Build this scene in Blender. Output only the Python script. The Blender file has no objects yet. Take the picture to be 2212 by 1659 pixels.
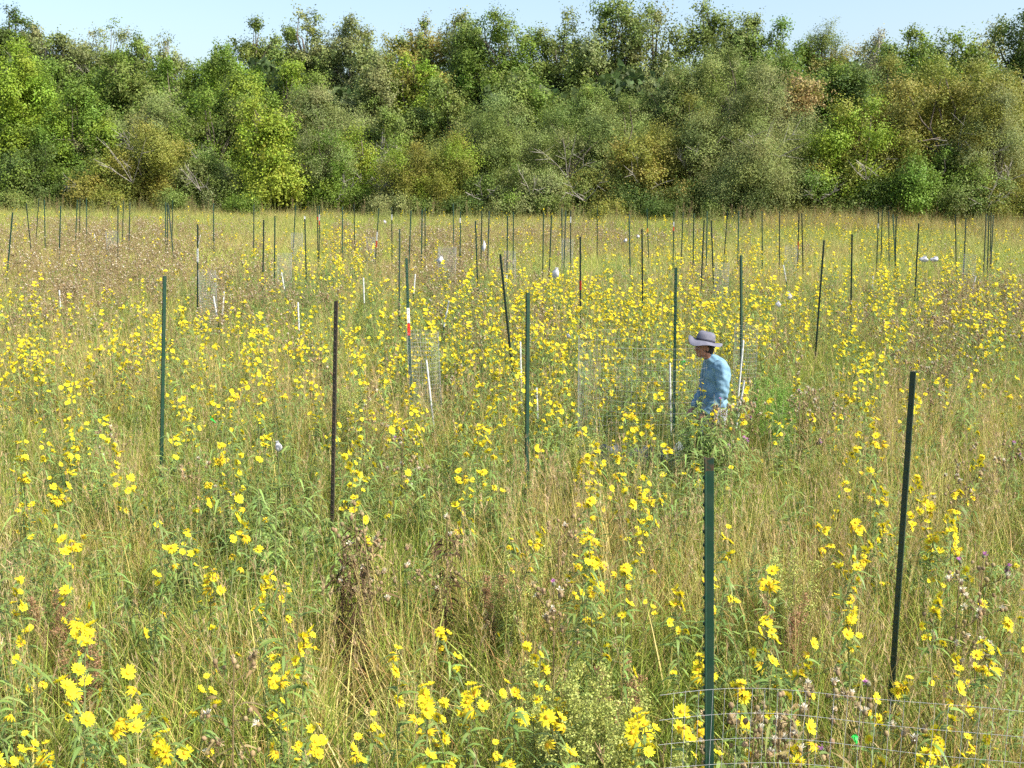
import bpy, math, random
import numpy as np
from mathutils import Vector, Matrix
R = math.radians
PI = math.pi
sc = bpy.context.scene
COL = sc.collection
rng = np.random.default_rng(11)
random.seed(5)

# ------------------------------------------------------------------ camera
CAMZ = 3.45
FPX, W2, H2 = 2372.0, 1106.0, 829.5          # focal length and centre in a 2212 x 1659 frame
cam = bpy.data.objects.new('camera', bpy.data.cameras.new('camera'))
COL.objects.link(cam)
cam.data.sensor_width = 36.0
cam.data.lens = 36.0 * FPX / 2212.0
cam.data.clip_start = 0.05
cam.data.clip_end = 6000
CM = Matrix.Rotation(R(90 - 10.73), 3, 'X') @ Matrix.Rotation(R(0.5), 3, 'Z')
cam.matrix_world = Matrix.Translation((0, 0, CAMZ)) @ CM.to_4x4()
sc.camera = cam

# ------------------------------------------------------------------ light
SUN_AZ, SUN_EL = R(62), R(46)                # azimuth to the right of "behind the camera"
sdir = Vector((math.sin(SUN_AZ) * math.cos(SUN_EL), -math.cos(SUN_AZ) * math.cos(SUN_EL), math.sin(SUN_EL)))
sun = bpy.data.objects.new('sun', bpy.data.lights.new('sun', 'SUN'))
COL.objects.link(sun)
sun.data.energy = 4.3
sun.data.angle = R(0.53)
sun.data.color = (1.0, 0.95, 0.84)
sun.rotation_euler = sdir.to_track_quat('Z', 'Y').to_euler()
world = bpy.data.worlds.new('World')
sc.world = world
world.use_nodes = True
nt = world.node_tree
bg = nt.nodes['Background']
sky = nt.nodes.new('ShaderNodeTexSky')
sky.sky_type = 'NISHITA'
sky.sun_disc = False
sky.sun_elevation = SUN_EL
sky.sun_rotation = math.atan2(sdir.x, sdir.y)
sky.air_density = 1.0
sky.dust_density = 2.6
sky.ozone_density = 1.6
nt.links.new(sky.outputs[0], bg.inputs[0])
bg.inputs[1].default_value = 0.145
sc.view_settings.view_transform = 'Standard'
sc.view_settings.look = 'None'
sc.view_settings.exposure = 0.86
sc.view_settings.gamma = 1.0
sc.cycles.max_bounces = 4
sc.cycles.diffuse_bounces = 2
sc.cycles.adaptive_threshold = 0.02
sc.cycles.glossy_bounces = 2
sc.cycles.transmission_bounces = 4
sc.cycles.transparent_max_bounces = 8
sc.cycles.use_denoising = False

# ------------------------------------------------------------------ picking points: rays of the 2212 x 1659 frame
def yh(x):
    return 380 + (x - 1106) * 0.00873
def ray(x, y):
    return (CM @ Vector(((x - W2) / FPX, -(y - H2) / FPX, -1.0))).normalized()
def hit_z(x, y, z):
    d = ray(x, y)
    return Vector((0, 0, CAMZ)) + d * ((z - CAMZ) / d.z)
def hit_y(x, y, Y):
    d = ray(x, y)
    return Vector((0, 0, CAMZ)) + d * (Y / d.y)
CMi = np.array(CM.inverted())
def project(P):
    q = (np.asarray(P, float) - np.array([0, 0, CAMZ])) @ CMi.T
    return W2 + FPX * q[..., 0] / -q[..., 2], H2 - FPX * q[..., 1] / -q[..., 2]

# ------------------------------------------------------------------ materials
def mat(name, color, rough=0.6, spec=0.3, metal=0.0, noise=None, attr=False, transl=0.0, tint=False, bump=None):
    m = bpy.data.materials.new(name)
    m.use_nodes = True
    n, l = m.node_tree.nodes, m.node_tree.links
    b = n['Principled BSDF']
    out = n['Material Output']
    b.inputs['Roughness'].default_value = rough
    b.inputs['Metallic'].default_value = metal
    b.inputs['Specular IOR Level'].default_value = spec
    src = None
    if attr:
        a = n.new('ShaderNodeAttribute'); a.attribute_name = 'Col'; src = a.outputs['Color']
    else:
        c = n.new('ShaderNodeRGB'); c.outputs[0].default_value = (*color, 1); src = c.outputs[0]
    if noise:
        c2, scale, fac = noise
        t = n.new('ShaderNodeTexNoise'); t.inputs['Scale'].default_value = scale; t.inputs['Detail'].default_value = 6
        co = n.new('ShaderNodeTexCoord'); l.new(co.outputs['Object'], t.inputs['Vector'])
        mr = n.new('ShaderNodeMapRange'); mr.inputs['From Min'].default_value = 0.42; mr.inputs['From Max'].default_value = 0.62
        mr.inputs['To Max'].default_value = fac
        l.new(t.outputs['Fac'], mr.inputs['Value'])
        mx = n.new('ShaderNodeMix'); mx.data_type = 'RGBA'
        l.new(mr.outputs[0], mx.inputs['Factor']); l.new(src, mx.inputs['A']); mx.inputs['B'].default_value = (*c2, 1)
        src = mx.outputs['Result']
        if bump:
            bp = n.new('ShaderNodeBump'); bp.inputs['Strength'].default_value = bump
            l.new(t.outputs['Fac'], bp.inputs['Height']); l.new(bp.outputs[0], b.inputs['Normal'])
    if tint:
        a = n.new('ShaderNodeAttribute'); a.attribute_type = 'INSTANCER'; a.attribute_name = 'tint'
        ad = n.new('ShaderNodeVectorMath'); ad.operation = 'ADD'; ad.inputs[1].default_value = (1, 1, 1)
        l.new(a.outputs['Vector'], ad.inputs[0])
        mu = n.new('ShaderNodeVectorMath'); mu.operation = 'MULTIPLY'
        l.new(src, mu.inputs[0]); l.new(ad.outputs[0], mu.inputs[1]); src = mu.outputs[0]
    l.new(src, b.inputs['Base Color'])
    if transl:
        tr = n.new('ShaderNodeBsdfTranslucent'); l.new(src, tr.inputs['Color'])
        ms = n.new('ShaderNodeMixShader'); ms.inputs[0].default_value = transl
        l.new(b.outputs[0], ms.inputs[1]); l.new(tr.outputs[0], ms.inputs[2]); l.new(ms.outputs[0], out.inputs['Surface'])
    return m
M = {}
M['blade'] = mat('grass_blade', None, 0.55, 0.25, attr=True, transl=0.3, tint=True)
M['leaf'] = mat('plant_leaf', None, 0.5, 0.3, attr=True, transl=0.3, tint=True)
M['tree'] = mat('tree_leaf', None, 0.55, 0.25, attr=True, transl=0.3)
M['petal'] = mat('yellow_petal', None, 0.6, 0.15, attr=True, transl=0.3)
M['disc'] = mat('flower_disc', (0.66, 0.36, 0.03), 0.9, 0.1)
M['head'] = mat('dry_head', None, 0.9, 0.1, attr=True, transl=0.15)
M['bark'] = mat('bark', (0.17, 0.14, 0.11), 0.9, 0.1, noise=((0.08, 0.065, 0.05), 3.0, 0.8), bump=0.4)
M['deadwood'] = mat('dead_wood', (0.36, 0.33, 0.29), 0.9, 0.1, noise=((0.2, 0.18, 0.15), 3.0, 0.7))
M['soil'] = mat('soil_and_thatch', (0.13, 0.11, 0.055), 0.95, 0.05, noise=((0.10, 0.12, 0.035), 0.6, 1.0), bump=0.5)
M['green'] = mat('green_enamel', (0.012, 0.052, 0.030), 0.45, 0.4, noise=((0.03, 0.06, 0.04), 14.0, 0.7), bump=0.05)
M['dark'] = mat('dark_green_enamel', (0.017, 0.042, 0.028), 0.45, 0.45, noise=((0.04, 0.05, 0.035), 14.0, 0.6), bump=0.05)
M['brownpost'] = mat('brown_weathered_enamel', (0.045, 0.042, 0.032), 0.55, 0.35, noise=((0.09, 0.055, 0.035), 10.0, 0.6), bump=0.05)
M['rust'] = mat('rust', (0.022, 0.052, 0.034), 0.7, 0.2, noise=((0.13, 0.055, 0.03), 30.0, 0.9), bump=0.1)
M['white'] = mat('white_paint', (0.66, 0.67, 0.66), 0.55, 0.3, noise=((0.36, 0.37, 0.33), 25.0, 0.6))
M['red'] = mat('red_paint', (0.62, 0.03, 0.02), 0.5, 0.3, noise=((0.4, 0.03, 0.02), 30.0, 0.6))
M['orange'] = mat('orange_tape', (0.8, 0.2, 0.03), 0.5, 0.3)
M['wire'] = mat('galvanised_wire', (0.42, 0.43, 0.44), 0.5, 0.4, noise=((0.30, 0.30, 0.30), 20.0, 0.6))
M['bag'] = mat('white_mesh_bag', (0.66, 0.66, 0.68), 0.8, 0.1, noise=((0.42, 0.42, 0.44), 30.0, 0.6), transl=0.3)
M['tape'] = mat('green_ribbon', (0.02, 0.55, 0.06), 0.5, 0.3, transl=0.2)
M['fabric'] = mat('grey_ground_cloth', (0.30, 0.33, 0.36), 0.75, 0.2, noise=((0.17, 0.19, 0.21), 9.0, 0.9), bump=0.3)
M['shirt'] = mat('blue_denim', (0.20, 0.33, 0.42), 0.85, 0.1, noise=((0.13, 0.24, 0.34), 11.0, 0.8), bump=0.25)
M['under'] = mat('navy_cloth', (0.03, 0.04, 0.08), 0.85, 0.1)
M['trouser'] = mat('pale_grey_trousers', (0.33, 0.36, 0.38), 0.85, 0.1, noise=((0.30, 0.34, 0.38), 9.0, 0.7), bump=0.2)
M['skin'] = mat('skin', (0.36, 0.17, 0.11), 0.5, 0.35, noise=((0.30, 0.125, 0.085), 30.0, 0.6))
M['hat'] = mat('grey_hat_cloth', (0.17, 0.17, 0.21), 0.85, 0.1, noise=((0.13, 0.13, 0.17), 20.0, 0.7))
M['hatband'] = mat('dark_hat_band', (0.05, 0.05, 0.07), 0.8, 0.1)
M['hair'] = mat('dark_hair', (0.03, 0.02, 0.015), 0.6, 0.3)

# ------------------------------------------------------------------ mesh collecting
class MB:
    def __init__(s): s.V = []; s.F = []; s.C = []; s.n = 0; s.mats = []
    def add(s, V, F, m, col=(1, 1, 1)):
        V = np.asarray(V, float).reshape(-1, 3); F = np.asarray(F, int)
        if len(V) == 0: return s
        if m not in s.mats: s.mats.append(m)
        s.V.append(V); s.F.append((F + s.n, s.mats.index(m)))
        C = np.asarray(col, float)
        if C.ndim == 1: C = np.tile(C, (len(V), 1))
        s.C.append(C); s.n += len(V)
        return s
    def join(s, o, T=None):
        off = 0
        V = np.concatenate(o.V); C = np.concatenate(o.C)
        if T is not None:
            T = np.array(T); V = V @ T[:3, :3].T + T[:3, 3]
        base = s.n
        s.V.append(V); s.C.append(C); s.n += len(V)
        for F, mi in o.F:
            m = o.mats[mi]
            if m not in s.mats: s.mats.append(m)
            s.F.append((F + base, s.mats.index(m)))
        return s
    def mesh(s, name, smooth=True):
        V = np.concatenate(s.V); C = np.concatenate(s.C)
        me = bpy.data.meshes.new(name)
        me.vertices.add(len(V)); me.vertices.foreach_set('co', V.astype(np.float32).ravel())
        loops = np.concatenate([F.ravel() for F, _ in s.F])
        tot = np.concatenate([np.full(len(F), F.shape[1]) for F, _ in s.F])
        mi = np.concatenate([np.full(len(F), i) for F, i in s.F])
        start = np.concatenate([[0], np.cumsum(tot)[:-1]])
        me.loops.add(len(loops)); me.loops.foreach_set('vertex_index', loops.astype(np.int32))
        me.polygons.add(len(tot)); me.polygons.foreach_set('loop_start', start.astype(np.int32))
        me.polygons.foreach_set('loop_total', tot.astype(np.int32))
        me.polygons.foreach_set('material_index', mi.astype(np.int32))
        me.polygons.foreach_set('use_smooth', np.full(len(tot), smooth))
        a = me.color_attributes.new('Col', 'FLOAT_COLOR', 'POINT')
        a.data.foreach_set('color', np.c_[C, np.ones(len(C))].astype(np.float32).ravel())
        for m in s.mats: me.materials.append(M[m])
        me.update(calc_edges=True)
        return me
    def obj(s, name, parent=None, smooth=True):
        o = bpy.data.objects.new(name, s.mesh(name, smooth)); COL.objects.link(o)
        o.parent = parent
        return o

def tag(o, label=None, cat=None, group=None, kind=None):
    if label: o['label'] = label
    if cat: o['category'] = cat
    if group: o['group'] = group
    if kind: o['kind'] = kind
    return o
def empty(name, loc=(0, 0, 0), rz=0):
    o = bpy.data.objects.new(name, None); COL.objects.link(o)
    o.location = loc; o.rotation_euler = (0, 0, rz); o.empty_display_size = 0.1
    return o
def nrm(a): return a / np.maximum(np.linalg.norm(a, axis=-1, keepdims=True), 1e-9)

def ribbons(mb, base, direc, bend, length, width, wdir, K, m, col, prof=None, power=2.0):
    """N curved strips: base(N,3), start direction, bend vector, K segments."""
    N = len(base); t = np.linspace(0, 1, K + 1)
    if prof is None: prof = 1 - t ** 1.6 * 0.95
    prof = np.asarray(prof)
    length = np.broadcast_to(length, (N,)); width = np.broadcast_to(width, (N,))
    c = base[:, None] + direc[:, None] * (length[:, None] * t)[..., None] + bend[:, None] * (length[:, None] * t ** power)[..., None]
    w = wdir[:, None] * (width[:, None] * prof * 0.5)[..., None]
    V = np.stack([c - w, c + w], 2).reshape(-1, 3)
    i = (np.arange(N) * 2 * (K + 1))[:, None] + (np.arange(K) * 2)[None]
    F = np.stack([i, i + 1, i + 3, i + 2], -1).reshape(-1, 4)
    col = np.asarray(col, float)
    C = np.repeat(np.broadcast_to(col, (N, 3)), 2 * (K + 1), axis=0)
    mb.add(V, F, m, C)

def tube(mb, pts, rad, m, col=(1, 1, 1), n=4, cap=False):
    pts = np.asarray(pts, float); k = len(pts)
    rad = np.broadcast_to(rad, (k,))
    d = np.gradient(pts, axis=0); d = nrm(d)
    ref = np.array([0.31, 0.95, 0.1]) if abs(d[0][2]) > 0.7 else np.array([0, 0, 1.0])
    u = nrm(np.cross(d, ref)); v = np.cross(d, u)
    a = np.arange(n) * 2 * PI / n
    V = pts[:, None] + rad[:, None, None] * (np.cos(a)[None, :, None] * u[:, None] + np.sin(a)[None, :, None] * v[:, None])
    i = np.arange(k - 1)[:, None] * n; j = np.arange(n)[None]; j2 = (j + 1) % n
    F = np.stack([i + j, i + j2, i + n + j2, i + n + j], -1).reshape(-1, 4)
    mb.add(V.reshape(-1, 3), F, m, col)
    if cap:
        V2 = V.reshape(-1, 3)[-n:]
        mb.add(np.vstack([V2, pts[-1]]), [(q, (q + 1) % n, n) for q in range(n)], m, col)

def blob(mb, c, r, m, col, nu=6, nv=4, axis=None):
    """small squashed ball; r is (rx, rz)"""
    V = []; F = []
    for b in range(nv + 1):
        ph = -PI / 2 + PI * b / nv
        for a in range(nu):
            th = 2 * PI * a / nu
            V.append((r[0] * math.cos(ph) * math.cos(th), r[0] * math.cos(ph) * math.sin(th), r[1] * math.sin(ph)))
    for b in range(nv):
        for a in range(nu):
            F.append((b * nu + a, b * nu + (a + 1) % nu, (b + 1) * nu + (a + 1) % nu, (b + 1) * nu + a))
    V = np.array(V)
    if axis is not None:
        q = np.array(Vector(axis).to_track_quat('Z', 'Y').to_matrix()); V = V @ q.T
    mb.add(V + np.asarray(c), F, m, col)

def vary(c, n, r, amt=0.18, hue=0.06):
    c = np.asarray(c, float)
    return np.clip(c * (1 + r.uniform(-amt, amt, (n, 1))) * (1 + r.uniform(-hue, hue, (n, 3))), 0.003, 0.95)

# ------------------------------------------------------------------ setting: ground
g = MB()
n = 90
xs = np.sign(np.linspace(-1, 1, n)) * np.abs(np.linspace(-1, 1, n)) ** 3 * 1500
ys = np.linspace(0, 1, n) ** 3 * 2500 - 60
X, Y = np.meshgrid(xs, ys)
Z = 0.03 * np.sin(X * 0.7) * np.cos(Y * 0.5) - 0.03
Vg = np.stack([X, Y, Z], -1).reshape(-1, 3)
i = (np.arange(n - 1)[:, None] * n + np.arange(n - 1)[None]).ravel()
g.add(Vg, np.stack([i, i + 1, i + n + 1, i + n], -1), 'soil')
go = g.obj('ground'); tag(go, 'flat prairie ground under the grass and flowers', 'ground', kind='structure')

def edgeD(x):            # distance of the edge of the wood at picture column x
    return 90 - 17 * x / 2212.0

# ------------------------------------------------------------------ trees
GREENS = {
    'green': (0.150, 0.230, 0.030), 'bright': (0.235, 0.330, 0.032), 'lime': (0.31, 0.37, 0.04),
    'grey': (0.235, 0.265, 0.090), 'dark': (0.095, 0.145, 0.028), 'olive': (0.240, 0.250, 0.042),
    'pale': (0.255, 0.300, 0.090), 'tan': (0.40, 0.30, 0.12), 'gold': (0.31, 0.285, 0.06), 'mid': (0.180, 0.235, 0.050),
    'twig': (0.29, 0.28, 0.16)}
def make_tree(name, x, ytop, hw, ybot, k, key, style, label, cat='tree', seed=0, key2=None, bare=0):
    r = np.random.default_rng(seed + 1000)
    D = edgeD(x) * k; s = FPX / D
    top = hit_y(x, ytop, D); bot = hit_y(x, ybot, D)
    base = Vector((top.x, D, 0))
    Ht = top.z; zb = max(0.3, bot.z); a = hw * 1.08 / s
    cz = (Ht + zb) / 2; hz = (Ht - zb) / 2
    root = empty(name, base, 0)
    tag(root, label, cat, 'trees and bushes along the edge of the wood')
    # lobes fill an ellipsoidal envelope, more of them near its skin
    lr = {'broad': 0.19, 'feather': 0.185, 'clump': 0.165, 'sparse': 0.15, 'bush': 0.20}[style] * min(a, hz * 1.1) + 0.25
    nl = int(np.clip(1.6 * (a * a + 2 * a * hz) / (lr * lr), 20, 125))
    # a crown is several leaders of unequal height, each with its own bulging side boughs
    nld = 2 if a < 1.6 else int(r.integers(3, 5)) if style != 'bush' else 3
    lx = np.linspace(-.52, .52, nld) * a + r.normal(0, .10, nld) * a; ly = r.uniform(-.4, .4, nld) * a
    lt = r.uniform(.66, .93, nld); lt[int(np.argmin(np.abs(lx - r.uniform(-.3, .3) * a)))] = 1.0
    lw = r.uniform(.50, .72, nld) * a
    wl = r.integers(0, nld, nl)
    zz = r.uniform(0, 1, nl)                                   # height within the leader
    prof = np.where(zz > .55, np.sqrt(np.clip(1 - ((zz - .55) / .45) ** 2 * .97, 0, 1)), (.85 + .15 * zz / .55) if k < 1.12 else (.6 + .4 * zz / .55))
    aa = r.uniform(0, 2 * PI, nl)
    prof = prof * (1 + .25 * np.sin(3 * aa + seed + wl) + .22 * np.sin(zz * 11 + seed * 2 + wl * 2)) * r.uniform(.3, 1.0, nl) ** .5
    htl = zb + (Ht - zb) * lt[wl]
    L = np.stack([lx[wl] + np.cos(aa) * prof * lw[wl], ly[wl] + np.sin(aa) * prof * lw[wl] * .85, zb + lr * .4 + (htl - zb - lr * .9) * zz], 1)
    j0 = int(np.argmax(lt)); L[0] = (lx[j0], 0, Ht - lr * .8)
    rad = lr * np.clip(r.lognormal(-.08, .38, nl), .4, 1.9) * (1 - .25 * zz)
    rad = np.minimum(rad, np.maximum(Ht - L[:, 2], 0.4))
    ls = {'broad': 0.155, 'feather': 0.12, 'clump': 0.175, 'sparse': 0.14, 'bush': 0.125}[style] * (D / 95)
    dens = {'broad': 1.9, 'feather': 2.1, 'clump': 1.6, 'sparse': 0.9, 'bush': 1.9}[style]
    P = []; Nn = []; Cc = []
    c0 = np.array(GREENS[key]); c2 = np.array(GREENS[key2]) if key2 else c0
    A_ = []
    for j in range(nl):
        cnt = min(int(dens * 4 * PI * rad[j] ** 2 / (ls * ls)), 2000)
        per = {'broad': 34, 'feather': 40, 'clump': 28, 'sparse': 22, 'bush': 34}[style]
        nc = max(5, cnt // per)
        d = nrm(r.normal(size=(nc, 3)) + np.array([0, -.15, .3]))
        rho = rad[j] * r.uniform(.35, 1.25, nc) ** .8
        c = L[j] + d * rho[:, None]
        # each spray is a small drawn-out tuft of leaves pointing outward and up (or drooping)
        ax = nrm(d + np.array([0, 0, .55 if style == 'clump' else .15 if style != 'feather' else -.25]) + r.normal(size=(nc, 3)) * .5)
        w = r.integers(0, nc, cnt)
        sg = (.20 if style == 'feather' else .24) * r.uniform(.6, 1.3, nc)[w][:, None] * (1 + .25 * rad[j])
        el = np.clip(r.normal(0, 1.0, cnt), -1.7, 1.7)[:, None] * sg * (2.3 if style in ('feather', 'clump') else 1.5)
        p = c[w] + ax[w] * el + np.clip(r.normal(size=(cnt, 3)), -1.7, 1.7) * sg * .75
        P.append(p); Nn.append(d[w]); A_.append(ax[w])
        lc = (c0 if r.random() < 0.70 else c2) * r.uniform(0.85, 1.2) * (1 + r.uniform(-.08, .08, 3))
        sh_ = r.uniform(.85, 1.15, nc)[w][:, None]
        Cc.append(vary(lc, cnt, r, 0.13, 0.06) * sh_)
    A_ = np.concatenate(A_)
    P = np.concatenate(P); Nn = np.concatenate(Nn); Cc = np.concatenate(Cc)
    ok = P[:, 2] > 0.15; P, Nn, Cc, A_ = P[ok], Nn[ok], Cc[ok], A_[ok]
    N = len(P)
    nv = nrm(Nn * 0.9 + r.normal(size=(N, 3)) * 0.42 + np.array([0, -0.1, 0.3]))
    up = nrm(r.normal(size=(N, 3)) * .7 + A_)
    u = nrm(np.cross(nv, up)); v = np.cross(u, nv)
    sz = ls * r.uniform(0.55, 1.25, N)[:, None]
    asp = 0.3 if style == 'feather' else 0.42
    V = np.stack([P - v * sz * .55, P + u * sz * asp, P + v * sz * .6, P - u * sz * asp], 1).reshape(-1, 3)
    F = np.arange(N * 4).reshape(-1, 4)
    cr = MB(); cr.add(V, F, 'tree', np.repeat(Cc, 4, axis=0)); cr.obj('crown', root)
    # trunk with limbs running out to the lobes
    tb = MB(); bm = 'deadwood' if bare > 1 else 'bark'
    th = cz if cz > 2 else cz * 0.8
    lean = r.uniform(-.12, .12) * th
    tr = [np.array([0, 0, -.3]), np.array([lean * .2, 0, th * .35]), np.array([lean * .7, 0.1, th * .7]), np.array([lean, 0, th])]
    r0 = 0.014 * Ht + 0.05
    tube(tb, tr, [r0 * 1.2, r0, r0 * .8, r0 * .6], bm, n=7)
    order = np.argsort(-L[:, 2])
    pick = list(order[:6]) + list(r.choice(nl, min(nl, 9), replace=False))
    for j in pick:
        f = r.uniform(0.3, 1); st = tr[1] * (1 - f) + tr[3] * f
        mid = (st + L[j]) / 2 + r.normal(size=3) * 0.12 * a + np.array([0, 0, .1 * a])
        tube(tb, [st, mid, L[j]], [r0 * .45, r0 * .25, .02], bm, n=4)
    tb.obj('trunk', root)
    if bare:
        db = MB()
        for q_ in range(bare * 4):
            st = np.array([0, -a * .6, cz - .35 * hz])
            d = nrm(np.array([r.uniform(-1, 1), -.8, r.uniform(.2, 1.4)]))
            Lb = r.uniform(.8, 1.25) * a
            e = st + d * Lb
            tube(db, [st, st + d * Lb * .5 + r.normal(size=3) * .1, e], [.038, .024, .010], 'deadwood', n=4)
            for w_ in range(4):
                s2 = st + d * Lb * r.uniform(.4, .9)
                tube(db, [s2, s2 + nrm(d + r.normal(size=3) * .6) * Lb * .3], [.02, .008], 'deadwood', n=3)
        db.obj('bare_branch', root)
    return root

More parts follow.
